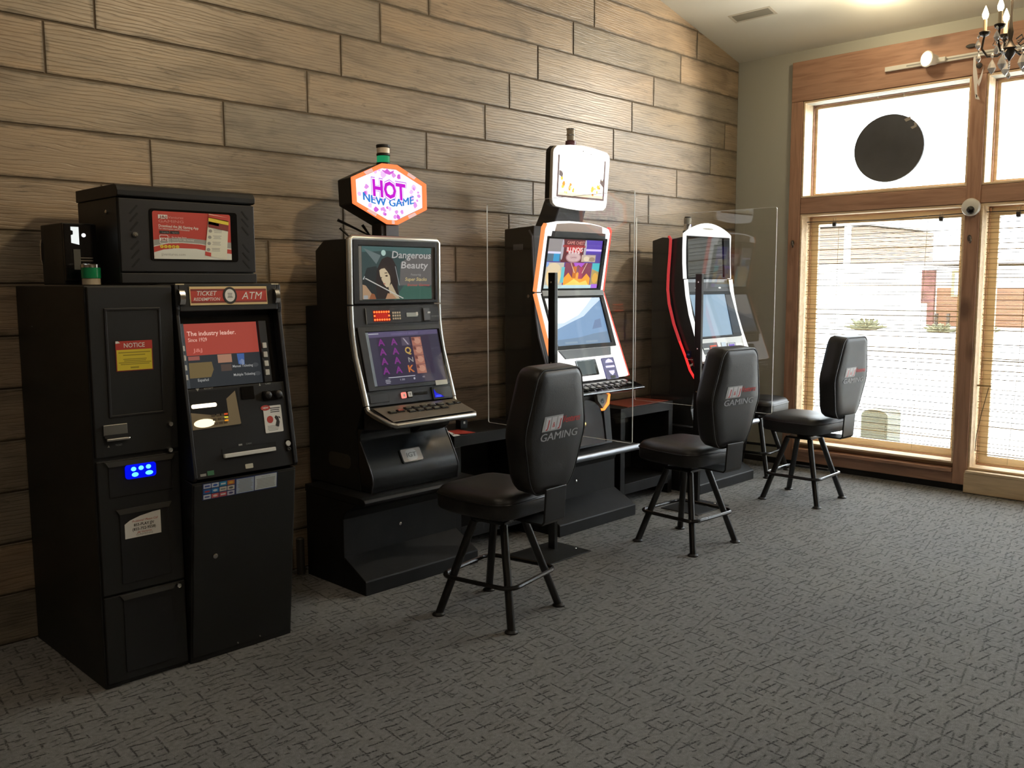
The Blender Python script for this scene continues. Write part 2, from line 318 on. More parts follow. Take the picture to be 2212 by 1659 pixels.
# wood-look tiles on the back wall, each its own piece
RH, PER, G = .2236, 1.305, .0035
OFFS = {15: 1.22, 14: .993, 13: .633, 12: .361, 11: .142, 10: .96, 9: .583, 8: .35, 7: 1.183, 6: .72, 5: .30, 4: 1.08, 3: .62, 2: .16, 1: .93, 0: .49}
XT0 = -.35
for k in range(23):
    z0, z1 = max(0.0, RH * k - .003), RH * (k + 1) - .003; o = OFFS.get(k, (k * .41) % PER); x = o - PER
    while x < XE:
        a, b_ = max(x, XT0), min(x + PER, XE)
        if b_ - a > .06:
            p = [(a + G, z0 + G), (b_ - G, z0 + G), (b_ - G, z1 - G), (a + G, z1 - G)]
            q = []   # cut along the sloping ceiling
            for i in range(4):
                P, Q = p[i], p[(i + 1) % 4]; dp, dq = zc(P[0]) - P[1], zc(Q[0]) - Q[1]
                if dp >= 0: q.append(P)
                if dp * dq < 0: t = dp / (dp - dq); q.append((P[0] + (Q[0] - P[0]) * t, P[1] + (Q[1] - P[1]) * t))
            if len(q) >= 3:
                cx = sum(t[0] for t in q) / len(q); cz = sum(t[1] for t in q) / len(q); n = len(q); e = .0028
                dy = random.uniform(-.0012, .0008)
                inn = [(u - math.copysign(e, u - cx), v - math.copysign(e, v - cz)) for u, v in q]
                V = [(u - cx, .005, v - cz) for u, v in q] + [(u - cx, .002 + dy, v - cz) for u, v in q] + [(u - cx, dy, v - cz) for u, v in inn]
                F = [list(range(2 * n, 3 * n))] + [(r * n + i, r * n + (i + 1) % n, (r + 1) * n + (i + 1) % n, (r + 1) * n + i) for r in (0, 1) for i in range(n)]
                t = MB().add(V, F).build('tile', TILE); t.parent = wall; t.location = (cx, 0, cz)
        x += PER
# window wall: five bays of a high and a low window between cedar posts
B0, BW, BP = -.62, 1.285, 1.385
bays = [(B0 - i * BP, B0 - i * BP - BW) for i in range(3)] + [(B0 - 3 * BP, -4.98)]; YE = bays[-1][1]
w = MB(); X0, X1 = XE, XE + .2
w.box(X0, B0 + .03, -.1, X1, .1, 3.5); w.box(X0, YE - .03, 3.0, X1, B0 + .03, 3.5); w.box(X0, YF, -.1, X1, YE - .03, 3.5); w.box(X0, YE - .03, -.1, X1, B0 + .03, .15)
struct(w.build('wall_right', PAINT))
XF = XE - .038
tn = [0]
def trim(x0, y0, z0, x1, y1, z1, m, bev=.004, label=None):
    tn[0] += 1; o = struct(MB().box(x0, y0, z0, x1, y1, z1).build('trim_%d' % tn[0], m, bevel=bev, org=((x0 + x1) / 2, (y0 + y1) / 2, (z0 + z1) / 2)))
    if label: lab(o, label)
    return o
trim(XF, YE - .1, 3.02, XE + .02, -.518, 3.338, CEDAR, label='reddish cedar header beam over the windows')
trim(XF, B0 + .004, .05, XE + .02, -.518, 3.019, CEDARV, label='cedar casing beside the painted wall corner')
trim(XF + .004, YE, 2.115, X1 - .05, B0, 2.24, CEDAR, label='cedar rail between high and low windows')
for i in range(3): trim(XF - .004, bays[i + 1][0], .05, X1 - .06, bays[i][1], 3.019, CEDARV)
trim(XF, bays[0][1], .05, XE + .02, B0, .138, CEDAR, label='cedar board below the sill')
trim(XF - .03, bays[0][1], .1385, X1 - .02, B0, .165, CEDAR); trim(XE + .03, bays[0][1], .1655, X1 - .03, B0, .20, PINE)
for i in range(1, 4):
    trim(XF - .045, bays[i][1] - .1, .004, XE, bays[i][0] + .005, .150, PINE, label='pale pine panel boxed out under the window')
    trim(XF - .05, bays[i][1] - .09, .1505, X1 - .03, bays[i][0] - .002, .17, PINE)
struct(MB().box(XE - .016, bays[0][1] - .09, 0, XE, -.004, .0495).build('baseboard_right', mat('black_cove_base', (.012, .011, .01), .5)))
wn = [0]
def window(y0, y1, z0, z1):
    wn[0] += 1; M = frame((0, 0, 0), (0, -1, 0), (0, 0, 1)); u0, u1 = -y0, -y1
    root = bpy.data.objects.new('window_%d' % wn[0], None); COL.objects.link(root); root.location = (XE + .1, (y0 + y1) / 2, z0); ORG[root] = Vector(root.location); struct(root)
    def ring(name, m, t0, t1, xa, xb, bev=.002):
        o_ = [(u0 + t0, z0 + t0), (u1 - t0, z0 + t0), (u1 - t0, z1 - t0), (u0 + t0, z1 - t0)]; i_ = [(u0 + t1, z0 + t1), (u1 - t1, z0 + t1), (u1 - t1, z1 - t1), (u0 + t1, z1 - t1)]
        return MB(M.M).rim(o_, i_, -xa, -xb).build(name, m, root, bev)   # the face looks toward -x
    ring('jamb', PINE, .001, .016, XE - .03, X1 + .02); ring('stop', CEDAR, .016, .024, XE + .112, XE + .135); ring('sash', PINE, .016, .046 if z0 > 2 else .082, XE + .1355, XE + .165)
    MB().box(XE + .145, y1 + .03, z0 + .03, XE + .151, y0 - .03, z1 - .03).build('pane', CLEAR, root)
for y0, y1 in bays: window(y0, y1, 2.242, 3.017)
for i, (y0, y1) in enumerate(bays): window(y0, y1, .2 if i == 0 else .172, 2.113)

# ------------------------------------------------------------------ outdoors: sloping street, far shopfront, house
GX = lambda x: -.15 + (x - 7.3) * .035
st = MB().add([(7.3, -60, GX(7.3)), (70, -60, GX(70)), (70, 60, GX(70)), (7.3, 60, GX(7.3))], [(0, 1, 2, 3)]).build('street', mat('pale_concrete', (.55, .54, .52), .9, bump=(3, .3), vary=(.6, .12)))
struct(st)
def outdoor(name, label, cat, x, y): return thing(name, label, cat, (x, y, GX(x)))
SID = timber('orange_siding', (.15, .062, .028), (.11, .044, .02), .7, False, 1); BRK = mat('red_brick_wall', (.11, .042, .036), .8, vary=(6, .35)); WHT = mat('white_render', (.8, .8, .78), .8)
t = outdoor('shop_building', 'low orange wood sided shop with brick pier across the street', 'building', 24, 4.1)
X = 24.0; zg = GX(X)
for k in range(9): MB().box(X, 2.2, zg + .02 + k * .107, X + 3 + .02, 4.25, zg + .02 + k * .107 + .1).build('siding_board', SID, t)
MB().box(X + .05, 2.2, zg, X + 3, 4.3, zg + 1.5).build('wall', WHT, t); MB().box(X - .06, 4.3, zg, X + 3, 4.62, zg + 1.42).build('brick_pier', BRK, t)
MB().box(X - .4, 1.9, zg + 1.55, X + 3.4, 4.95, zg + 1.65).build('roof', mat('pale_roof', (.30, .27, .26), .8), t)
f = MB().box(X - .03, 2.9, zg + .75, X + .06, 3.9, zg + 1.4).build('window_frame', mat('yellow_frame', (.25, .20, .09), .6), t); MB().box(X - .04, 2.98, zg + .8, X - .03, 3.82, zg + 1.35).build('pane', mat('bright_pane', (.7, .72, .75), .2), f)
for k in range(4): MB().box(X - .5, 3.2 + k * .28, zg + .02, X - .42, 3.26 + k * .28, zg + .34).build('railing_post', mat('dark_rail', (.02, .014, .01), .6), t)
t = outdoor('white_planter', 'white box planter by the brick pier across the street', 'planter', 23.2, 4.45)
MB().plate(rr(-.2, -.2, .2, .2, .05), 0, .62, Matrix.Translation((23.2, 4.45, GX(23.2)))).build('tub', WHT, t)
SHR = mat('dry_shrub', (.10, .10, .055), .9, bump=(8, .8))
for i, (yy, r, L) in enumerate([(5.35, .40, 'low dry shrub beside the white planter'), (3.55, .30, 'low dry shrub in front of the orange siding'), (2.6, .28, 'low dry shrub near the yellow gate')]):
    t = outdoor('low_shrub', L, 'shrub', 22.4, yy); b = MB(Matrix.Translation((22.4, yy, GX(22.4))))
    for q in range(46):
        a, e, l = random.uniform(0, 2 * PI), random.uniform(.15, 1.3), r * random.uniform(.7, 1.1); p = Vector((math.cos(a) * math.cos(e), 1.5 * math.sin(a) * math.cos(e), .7 * math.sin(e))) * l
        b.tube([(0, 0, 0), p * .6, p], .05, 5, r2=.02)
    b.build('foliage', SHR, t)
t = outdoor('yellow_gate', 'yellow board gate with arched top across the street', 'gate', 24, 1.35)
for k in range(7):
    h = 1.35 + .12 * math.sin(PI * (k + .5) / 7); MB().box(X, 1.47 + .09 * k, zg, X + .06, 1.552 + .09 * k, zg + h).build('board', mat('yellow_board', (.26, .18, .04), .7), t)
t = outdoor('brown_barn', 'brown plank shed beside the yellow gate across the street', 'shed', 25, .2)
MB().prof([(-1.0, 0), (1.55, 0), (1.55, 1.5), (.3, 1.75), (-1.0, 1.5)], 25.2, 27).build('wall', mat('brown_plank', (.10, .065, .034), .8, vary=(3, .3)), t).location = (0, 0, 0)
for o in t.children: o.location = (0, 0, 0)
t = outdoor('bay_house', 'pale house with brown upper siding and white trim across the street', 'house', 26, 7.7)
X = 26.0; zg = GX(X)
MB().box(X, 6.6, zg, X + 5, 12, 2.1).build('lower_wall', WHT, t)
for k in range(8): MB().box(X - .02, 7.62, 2.12 + k * .13, X + 5, 12, 2.12 + k * .13 + .12).build('siding_board', mat('tan_siding', (.22, .17, .13), .8), t)
for k in range(8): MB().box(X - .02, 6.9, 2.12 + k * .13, X + 5, 7.42, 2.12 + k * .13 + .12).build('siding_board', mat('tan_siding', (.22, .17, .13), .8), t)
MB().box(X - .06, 7.42, 2.1, X + 5, 7.62, 3.3).build('corner_trim', WHT, t); MB().box(X - .5, 6.5, 3.2, X + 5.5, 12.5, 3.3).build('roof', WHT, t)
t = outdoor('tan_shop', 'long tan shopfront with cream upper wall further down the street', 'building', 22, -11)
zg = GX(22); MB().box(22, -17, zg, 26, -5.2, zg + 1.75).build('lower_wall', mat('tan_front', (.17, .10, .05), .8, vary=(1.5, .3)), t); MB().box(22.05, -17, zg + 1.751, 26, -5.2, zg + 3.6).build('upper_wall', mat('cream_front', (.20, .19, .165), .8, vary=(.8, .3)), t); MB().box(21.6, -17.2, zg + 1.8, 22.04, -5.0, zg + 1.95).build('awning', WHT, t)
for k in range(5): MB().box(21.97, -15.8 + k * 2.2, zg + .5, 22.02, -14.6 + k * 2.2, zg + 1.5).build('shop_window', mat('dim_pane', (.06, .07, .08), .2), t)
t = thing('utility_box', 'grey green arched utility box just outside the low window', 'box', (8.05, -.95, GX(8.05)))
M = frame((8.05, -.95, GX(8.05)), (0, -1, 0), (0, 0, 1))
MB(M.M).plate([(-.12, 0), (.12, 0), (.12, .50)] + [(.12 * math.cos(a), .50 + .055 * math.sin(a)) for a in [PI * i / 10 for i in range(1, 10)]] + [(-.12, .50)], -.15, .15).build('cabinet', mat('grey_green_box', (.095, .105, .08), .6), t, .008)
MB(M.M).box(-.10, .06, .15, .10, .46, .156).build('door', mat('grey_green_door', (.09, .10, .075), .6), t)
# ------------------------------------------------------------------ bamboo blinds, clips, round sign, camera, hooks, track, tape
BAM = mat('bamboo_slat', (.66, .52, .31), .6)
_n = BAM.node_tree; _t = _n.nodes.new('ShaderNodeBsdfTranslucent'); _t.inputs[0].default_value = (.50, .40, .24, 1); _m = _n.nodes.new('ShaderNodeMixShader'); _m.inputs[0].default_value = .5
_n.links.new(_n.nodes['Principled BSDF'].outputs[0], _m.inputs[1]); _n.links.new(_t.outputs[0], _m.inputs[2]); _n.links.new(_m.outputs[0], _n.nodes['Material Output'].inputs[0])
CORD = mat('blind_cord', (.45, .36, .22), .8); CLIP = mat('black_clip', (.03, .025, .02), .4)
def blind(y0, y1, z0, z1, label, clips, fold=None):
    x = XE + .062; t = thing('bamboo_blind', label, 'blind', (x, (y0 + y1) / 2, z1), 'matchstick blinds in the low windows')
    b = MB(); n = int((z1 - z0) / .0095)
    for k in range(n):
        z = z1 - .012 - k * .0095; a = random.uniform(0, .012); s = .004 * math.sin(k * .05); h = random.choice((.0018, .0024, .0034))
        b.box(x - .001 + s, y1 + a, z, x + .001 + s, y0 - a, z + h)
    o = b.build('slats', BAM, t); o['kind'] = 'stuff'
    b = MB(); z = z1 - .02
    while z > z0 + .02: b.box(x - .0025, y1 + random.uniform(0, .016), z, x - .0005, y0 - random.uniform(0, .016), z + random.uniform(.003, .0055)); z -= random.uniform(.016, .05)
    o = b.build('dark_slats', mat('dark_bamboo', (.34, .24, .13), .7), t); o['kind'] = 'stuff'
    MB().tube([(x, y0 + .02, z1), (x, (y0 * 3 + y1) / 4, z1 - .006), (x, (y0 + y1) / 2, z1 - .012), (x, (y0 + 3 * y1) / 4, z1 - .004), (x, y1 - .0, z1 + .002)], .004, 6).build('hanging_wire', CLIP, t)
    for q in (.22, .78):
        yy = y0 + (y1 - y0) * q; MB().tube([(x - .004, yy, z1), (x - .004, yy + .03 * q, (z0 + z1) / 2), (x - .004, yy + .05, z0)], .0016, 5).build('cord', CORD, t)
    for yy in clips:
        cl = MB().box(x - .012, yy - .014, z1 - .045, x + .012, yy + .014, z1 - .012).build('clip', CLIP, t, .003); MB().tube([(x, yy - .009, z1 - .013), (x, yy - .011, z1 + .022), (x, yy + .011, z1 + .022), (x, yy + .009, z1 - .013)], .0016, 5).build('wire_loop', POL, cl)
    return t
blind(bays[0][0] - .02, bays[0][1] + .02, .24, 2.052, 'matchstick blind hung by clips nearest the corner', (-.873, -1.705))
bt = blind(bays[1][0] - .02, bays[1][1] + .02, .22, 2.056, 'matchstick blind with a sagging cord past the cedar post', (-2.231, -3.0))
MB().tube([(XE + .05, -2.10, .78), (XE + .047, -2.06, .58), (XE + .045, -2.035, .42), (XE + .045, -2.03, .3)], .003, 6).build('pull_cord', mat('dark_cord', (.12, .08, .04), .7), bt)
MB().box(XE + .05, -2.115, .785, XE + .056, -2.02, .797).build('slat', mat('dark_slat', (.25, .17, .08), .6), bt)
for i in (2, 3): blind(bays[i][0] - .02, bays[i][1] + .02, .22, 2.056, ['matchstick blind in the third bay', 'matchstick blind in the last bay'][i - 2] + ' of the window wall', (bays[i][0] - .15, bays[i][1] + .15))
t = thing('round_sign', 'dark back of a round sign hung in the high window', 'sign', (XE + .105, -1.272, 2.325))
M = frame((XE + .105, -1.272, 2.59), (0, -1, 0), (0, 0, 1))
MB(M.M).plate(ell(0, 0, .272, .258, 48), -.012, .012).build('disc', mat('dark_sign_back', (.055, .057, .064), .55, vary=(5, .15)), t, .004)
pg(M, 'tape_patch', mat('old_tape', (.30, .27, .24), .5), t, [(.115, .205), (.16, .222), (.17, .198), (.13, .185)], .0125, .0135)
pg(M, 'tape_patch', MATS['old_tape'], t, [(.165, .14), (.195, .15), (.19, .175), (.215, .165), (.212, .138), (.18, .125)], .0125, .0135)
MB(M.M).tube([(-.1, .24, 0), (-.1, .42, 0)], .002, 5).build('hanger_wire', POL, t); MB(M.M).tube([(.1, .24, 0), (.1, .42, 0)], .002, 5).build('hanger_wire', POL, t)
t = thing('security_camera', 'white dome security camera on the cedar post crossing', 'camera', (XF - .004, -1.949, 2.087))
M = frame((XF - .004, -1.949, 2.087), (0, -1, 0), (0, 0, 1)).M
MB(M).lathe([(.062, 0), (.064, .02), (.058, .034), (.04, .042), (.0, .043)], 28).build('housing', OFFW, t, smooth=True)
MB(M @ Matrix.Translation((.006, -.022, .03))).lathe([(.030, 0), (.028, .014), (.02, .024), (.008, .029), (0, .03)], 20).build('lens_dome', GLOSS, t, smooth=True)
def hook(y, z, L):
    t = thing('wall_hook', L, 'hook', (XF, y, z), 'small metal cleats on the posts'); M = frame((XF - .003, y, z), (0, -1, 0), (0, 0, 1)).M
    MB(M).plate(ell(0, 0, .014, .024, 14), 0, .006).build('plate', mat('dull_metal', (.16, .14, .12), .4, .8), t); MB(M).tube([(0, .01, .005), (.012, .005, .03), (.02, -.02, .032), (.012, -.036, .02)], .0055, 7).build('prong', MATS['dull_metal'], t, smooth=True)
hook(-.565, 1.88, 'dull metal cleat on the casing near the wall corner'); hook(-1.945, 1.868, 'dull metal cleat on the post under the dome camera')
t = thing('track_light', 'white track light with one lit head on the cedar header', 'light', (XF, -2.2, 3.155))
MB().box(XF - .028, -3.4, 3.138, XF - .0005, -1.288, 3.172).build('track', OFFW, t, .003); MB().box(XF - .0295, -3.35, 3.150, XF - .027, -1.45, 3.159).build('slot', GREY, t)
BULB = glow('lit_reflector', (1, .88, .68), 6)
def head(p, tgt):
    p = Vector(p); d = (Vector(tgt) - p).normalized(); q = d.to_track_quat('Z', 'Y').to_matrix().to_4x4(); M = Matrix.Translation(p) @ q
    h = MB(M).lathe([(.022, -.085), (.035, -.075), (.045, -.02), (.056, 0), (.058, .012), (.052, .014)], 22).build('lamp_head', OFFW, t, smooth=True)
    MB(M).lathe([(.050, .0145), (.046, .018), (.0, .022)], 20).build('lens', BULB, h, smooth=True)
    MB().tube([p - d * .05, Vector((XF - .04, p.y - .05, 3.155)), Vector((XF - .028, p.y - .055, 3.155))], .011, 8).build('arm', OFFW, t)
    MB().box(XF - .055, p.y - .11, 3.139, XF - .028, p.y - .03, 3.171).build('adapter', OFFW, t, .003)
head((6.965, -1.625, 3.165), (4.2, -.45, 3.2)); head((6.965, -2.42, 3.165), (4.2, -1.2, 2.6))
t = thing('oval_knob', 'dark oval mounting disc above the track light', 'knob', (XF, -1.9, 3.205))
MB(frame((XF, -1.895, 3.222), (0, -1, 0), (0, 0, 1)).M).plate(ell(0, 0, .036, .014, 20), 0, .02).build('disc', mat('dark_bronze', (.035, .03, .026), .5), t, .004)
t = thing('wall_stud', 'small dark round stud below the track light', 'stud', (XF, -1.96, 3.08))
MB(frame((XF, -1.958, 3.075), (0, -1, 0), (0, 0, 1)).M).lathe([(.014, 0), (.012, .012), (.02, .016), (.02, .026), (.012, .03)], 18).build('disc', MATS['dark_bronze'], t, smooth=True)
t = thing('torn_tape', 'torn strips of white tape hanging from the track light', 'tape', (XF - .01, -1.94, 3.12))
M = frame((XF - .032, -1.945, 3.0), (0, -1, 0), (0, 0, 1)); TP = mat('white_tape', (.74, .70, .66), .6, bump=(70, .8))
for P in ([(-.024, .135), (-.008, .14), (-.006, .08), (.004, .03), (.012, -.02), (.008, -.08), (.014, -.14), (.002, -.16), (-.006, -.1), (-.014, -.04), (-.022, .02), (-.024, .08)], [(.008, -.04), (.022, -.015), (.036, .025), (.046, .06), (.04, .0), (.032, -.04), (.02, -.07)], [(.004, -.12), (.026, -.15), (.03, -.165), (.008, -.158)]):
    pg(M, 'strip', TP, t, P, 0, .002)
# ceiling vent
sl = math.sqrt(1 + SL * SL)
V = frame((6.41, -.51, zc(6.41) - .001), (0, -1, 0), (1 / sl, 0, -SL / sl))
t = thing('ceiling_vent', 'white louvred air vent on the sloping ceiling', 'vent', (6.41, -.51, zc(6.41) - .02))
VM = mat('vent_white', (.62, .58, .47), .6); sgn = 1
MB(V.M).rim([(-.18, -.065), (.18, -.065), (.18, .065), (-.18, .065)], [(-.155, -.045), (.155, -.045), (.155, .045), (-.155, .045)], .012, .0).build('frame', VM, t, .002)
MB(V.M).box(-.155, -.045, .0005, .155, .045, .0015).build('backing', mat('vent_dark', (.28, .26, .20), .8), t)
MB(V.M).box(-.004, -.045, .002, .004, .045, .0115).build('centre_bar', VM, t)
for k in range(24):
    u = -.149 + k * .0128 + (.006 if k > 11 else 0)
    if abs(u) > .006: MB(V.M).box(u, -.045, .002, u + .0098, .045, .0112).build('louvre', VM, t)
t = thing('ceiling_light', 'small frosted dome light on the sloping ceiling', 'light', (6.42, -1.455, zc(6.42)))
q = Matrix.Translation((6.42, -1.455, zc(6.42))) @ Matrix.Rotation(math.atan(SL), 4, 'Y')
MB(q).lathe([(.105, .01), (.105, -.012), (.098, -.016)], 28).build('rim', OFFW, t, smooth=True); MB(q).lathe([(.095, -.0125), (.085, -.028), (.05, -.04), (0, -.044)], 28).build('dome', glow('lit_dome', (1, .86, .6), 5), t, smooth=True)
# chandelier
CX, CY = 5.66, -2.555; IRON = mat('dark_iron', (.05, .042, .036), .35, .7); t = thing('chandelier', 'small dark iron chandelier with crystal drops and candle bulbs', 'chandelier', (CX, CY, 2.7))
T0 = Matrix.Translation((CX, CY, 0)); CRY = mat('crystal', (.85, .82, .78), .05, spec=.9, coat=.6); CANDLE = mat('candle_sleeve', (.75, .62, .40), .5); FLAME = glow('candle_bulb', (1, .80, .50), 14)
MB(T0).lathe([(.004, 2.775), (.012, 2.79), (.02, 2.80), (.034, 2.825), (.036, 2.845), (.02, 2.865), (.010, 2.89), (.016, 2.93), (.010, 2.96), (.007, 3.0), (.007, 3.2), (.005, 3.72)], 16).build('stem', IRON, t, smooth=True)
MB(T0).lathe([(.06, zc(CX) - .045), (.062, zc(CX) - .02), (.05, zc(CX) + .012)], 20).build('canopy', IRON, t, smooth=True)
def drop(P, s=1.0, par=None):
    P = Vector(P); M = Matrix.Translation(P)
    MB(M).lathe([(.001, 0), (.006 * s, -.006 * s), (.006 * s, -.012 * s), (.001, -.018 * s)], 8).build('bead', CRY, par); MB(M).lathe([(.001, -.02 * s), (.010 * s, -.038 * s), (.0145 * s, -.052 * s), (.009 * s, -.064 * s), (.001, -.072 * s)], 6).build('crystal_drop', CRY, par)
for k in range(5):
    a = math.radians(100 + 72 * k); dx, dy = math.cos(a), math.sin(a); pt = lambda r, z: (CX + r * dx, CY + r * dy, z)
    arm = MB().tube([pt(.02, 2.84), pt(.06, 2.81), pt(.11, 2.815), pt(.14, 2.86), pt(.135, 2.905), pt(.13, 2.93)], .006, 8).build('arm', IRON, t, smooth=True)
    M = Matrix.Translation(pt(.13, 0)); MB(M).lathe([(.006, 2.925), (.024, 2.935), (.03, 2.95), (.028, 2.953), (.012, 2.95)], 14).build('drip_cup', IRON, arm, smooth=True)
    MB(M).lathe([(.011, 2.951), (.011, 3.02)], 12).build('candle', CANDLE, arm); MB(M).lathe([(.009, 3.021), (.016, 3.035), (.017, 3.05), (.009, 3.075), (.001, 3.095)], 12).build('bulb', FLAME, arm, smooth=True)
    MB().tube([pt(.04, 2.885), pt(.075, 2.90), pt(.085, 2.875), pt(.06, 2.86), pt(.045, 2.87)], .004, 6).build('scroll', IRON, t, smooth=True)
    drop(pt(.16, 2.94), 1.15, t); drop(pt(.155, 2.86), 1.0, t); drop(pt(.085, 2.83), 1.6, t)
for k in range(3): MB(Matrix.Translation((CX, CY, 2.768 - .014 * k))).lathe([(.001, -.007), (.006, -.003), (.006, .003), (.001, .007)], 8).build('bead', CRY, t)
drop((CX, CY, 2.735), .8, t)
lamp('chandelier_glow', 'POINT', (CX, CY, 3.14), 14, (1, .72, .40), .12)
# ------------------------------------------------------------------ ticket redemption kiosk
t = thing('ticket_kiosk', 'tall black ticket redemption and cash kiosk against the tiled wall', 'kiosk', (1.68, -.4, 0))
KY = -.777; KF = Face(0, KY, 0, KY, 1)
MB().box(1.272, KY + .014, .0, 1.606, -.008, 1.553).build('tall_cabinet', BLK, t, .004)
d = pl(KF, 'upper_door', BLK, t, 1.279, .908, 1.600, 1.548, -.0135, 0, 0, .003)
MB(KF.M).rim([(1.335, 1.055), (1.549, 1.055), (1.549, 1.468), (1.335, 1.468)], [(1.345, 1.064), (1.540, 1.064), (1.540, 1.458), (1.345, 1.458)], -.004, .004).build('panel_frame', BLK2, d, .002)
pl(KF, 'sunken_panel', CHAR, d, 1.345, 1.064, 1.540, 1.458, -.002, .001).data.materials[0] = BLK
pl(KF, 'receipt_mouth', mat('dull_steel', (.30, .30, .28), .35, .9), d, 1.309, .988, 1.399, 1.030, 0, .006, 0, .002); pl(KF, 'mouth_lip', POL, d, 1.314, .969, 1.402, .979, 0, .022, 0, .003); pl(KF, 'mouth_shadow', BLK2, d, 1.312, .98, 1.399, .992, .0, .008)
text(KF, d, 'TICKET', 1.352, 1.378, .946, .007, GREY, .001); pg(KF, 'arrow_mark', GREY, d, [(1.322, .944), (1.331, .944), (1.3265, .953)], 0, .001)
LOCK = lambda u, v, par, r=.0105: MB(KF.M @ Matrix.Translation((u, v, 0))).lathe([(r, 0), (r, .008), (r * .8, .012), (r * .75, .010), (0, .010)], 16).build('lock', POL, par, smooth=True)
LOCK(1.568, 1.008, d)
s = pl(KF, 'notice_sticker', YEL, d, 1.371, 1.229, 1.511, 1.342, .0012, .0022)
pl(KF, 'red_band', RED, s, 1.371, 1.310, 1.511, 1.343, .0022, .0026); pg(KF, 'peeled_corner', WHITE, s, [(1.371, 1.334), (1.388, 1.336), (1.380, 1.343), (1.371, 1.343)], .0026, .004)
MB(KF.M).rim([(1.370, 1.228), (1.512, 1.228), (1.512, 1.343), (1.370, 1.343)], [(1.3735, 1.2315), (1.5085, 1.2315), (1.5085, 1.339), (1.3735, 1.339)], .0022, .0025).build('red_border', DRED, s)
text(KF, s, 'NOTICE', 1.402, 1.482, 1.318, .017, WHITE, .003, 0, .012)
lines(KF, 'small_print', OLIVE, s, 1.380, 1.503, (1.297,), .004, jit=.02); lines(KF, 'small_print', OLIVE, s, 1.397, 1.483, (1.287,), .004, jit=.02)
lines(KF, 'small_print', OLIVE, s, 1.38, 1.505, (1.272, 1.2655, 1.259, 1.2525), .0032, jit=.35); lines(KF, 'small_print', OLIVE, s, 1.424, 1.456, (1.238,), .006, jit=.05)
d = pl(KF, 'middle_door', BLK, t, 1.279, .372, 1.600, .893, -.0135, 0, 0, .003)
def pull(v0, v1, u0, u1, nm='recessed_panel'):
    p = pl(KF, nm, BLK2, d, u0, v0, u1, v1 - .018, 0, .003, 0, .002); pg(KF, 'bevelled_lip', mat('lit_lip', (.055, .052, .045), .4), d, [(u0 - .013, v1), (u1 + .012, v1), (u1, v1 - .02), (u0, v1 - .02)], 0, .009); return p  # lip colour lightened to paint in the light on the bevel
pull(.748, .888, 1.320, 1.566); pull(.405, .699, 1.352, 1.545); LOCK(1.562, .905, d)
DD = d
d = pl(KF, 'lower_door', BLK, t, 1.279, .02, 1.600, .364, -.0135, 0, 0, .003)
pull(.05, .362, 1.350, 1.548); LOCK(1.572, .348, d)
BLUE = glow('blue_display', (.0, .004, .85), 1.0); BLD = glow('blue_dot', (.10, .55, 1.0), 2.2)
b = pl(KF, 'blue_display', BLUE, DD, 1.381, .812, 1.500, .868, .004, .010, .012)
for u, v, w_ in ((1.412, .850, .010), (1.441, .851, .010), (1.470, .852, .010), (1.417, .828, .013), (1.472, .828, .015)): pg(KF, 'light_dot', BLD, b, ell(u, v, w_, .0085, 14), .010, .0112)
s = pg(KF, 'help_sticker', WHITE, DD, [(1.369, .580), (1.511, .580), (1.511, .672), (1.48, .670), (1.43, .662), (1.39, .650), (1.369, .637)], .0035, .0045)
text(KF, s, 'Problems? Please Call', 1.398, 1.500, .6405, .008, RED, .005, .3); text(KF, s, '855-PLAY JJV', 1.404, 1.484, .624, .0105, INK, .005, 0, .015); text(KF, s, '(855-752-9558)', 1.398, 1.490, .607, .0105, INK, .005, 0, .015)
text(KF, s, 'J&J Ventures', 1.415, 1.473, .5955, .007, RED, .005, .2); text(KF, s, 'GAMING', 1.412, 1.477, .586, .007, GREY, .005)
# cash machine half
MB().prof([(-.008, 0), (-.775, 0), (-.858, .768), (-.72, .79), (-.70, 1.45), (-.76, 1.553), (-.008, 1.558)], 1.610, 2.080).build('cash_machine_body', BLK, t, .003)
AF = Face(1.8475, -.875, .79, -.775, 1.43)
MB().prof([(-.55, .77), (-.868, .778), (-.878, .792), (-.782, 1.435), (-.786, 1.458), (-.778, 1.556), (-.55, 1.558)], 1.611, 1.626).build('side_cheek', BLK2, t, .003)
MB().prof([(-.55, .77), (-.868, .778), (-.878, .792), (-.782, 1.435), (-.786, 1.458), (-.778, 1.556), (-.55, 1.558)], 2.063, 2.081).build('side_cheek', BLK2, t, .003)
MB().prof([(-.6, 1.449), (-.787, 1.449), (-.779, 1.5585), (-.6, 1.5585)], 1.6265, 2.0625).build('header', BLK, t, .003)
fa = MB(AF.M).box(-.2205, -.005, -.05, .215, .355, -.006).build('fascia', CHAR, t, .002); fa.data.materials[0] = BLK2
MB(AF.M).box(-.2205, .3555, -.07, .215, .647, -.035).build('screen_bezel', GLOSS, t)
FA = frame(AF.M @ Vector((0, 0, -.006)), (1, 0, 0), AF.M.to_3x3() @ Vector((0, 1, 0))); FS = frame(AF.M @ Vector((0, 0, -.034)), (1, 0, 0), AF.M.to_3x3() @ Vector((0, 1, 0)))
sc = pl(FS, 'screen', glow('dark_menu_screen', (.045, .05, .055), .55), t, -.196, .360, .131, .620, 0, .002)
pl(FS, 'red_banner', glow('red_banner', (.36, .060, .042), .85), sc, -.196, .491, .129, .620, .002, .0026); TXS = glow('screen_text', (.9, .55, .45), .8); TX2 = glow('screen_text_grey', (.6, .6, .58), .5)
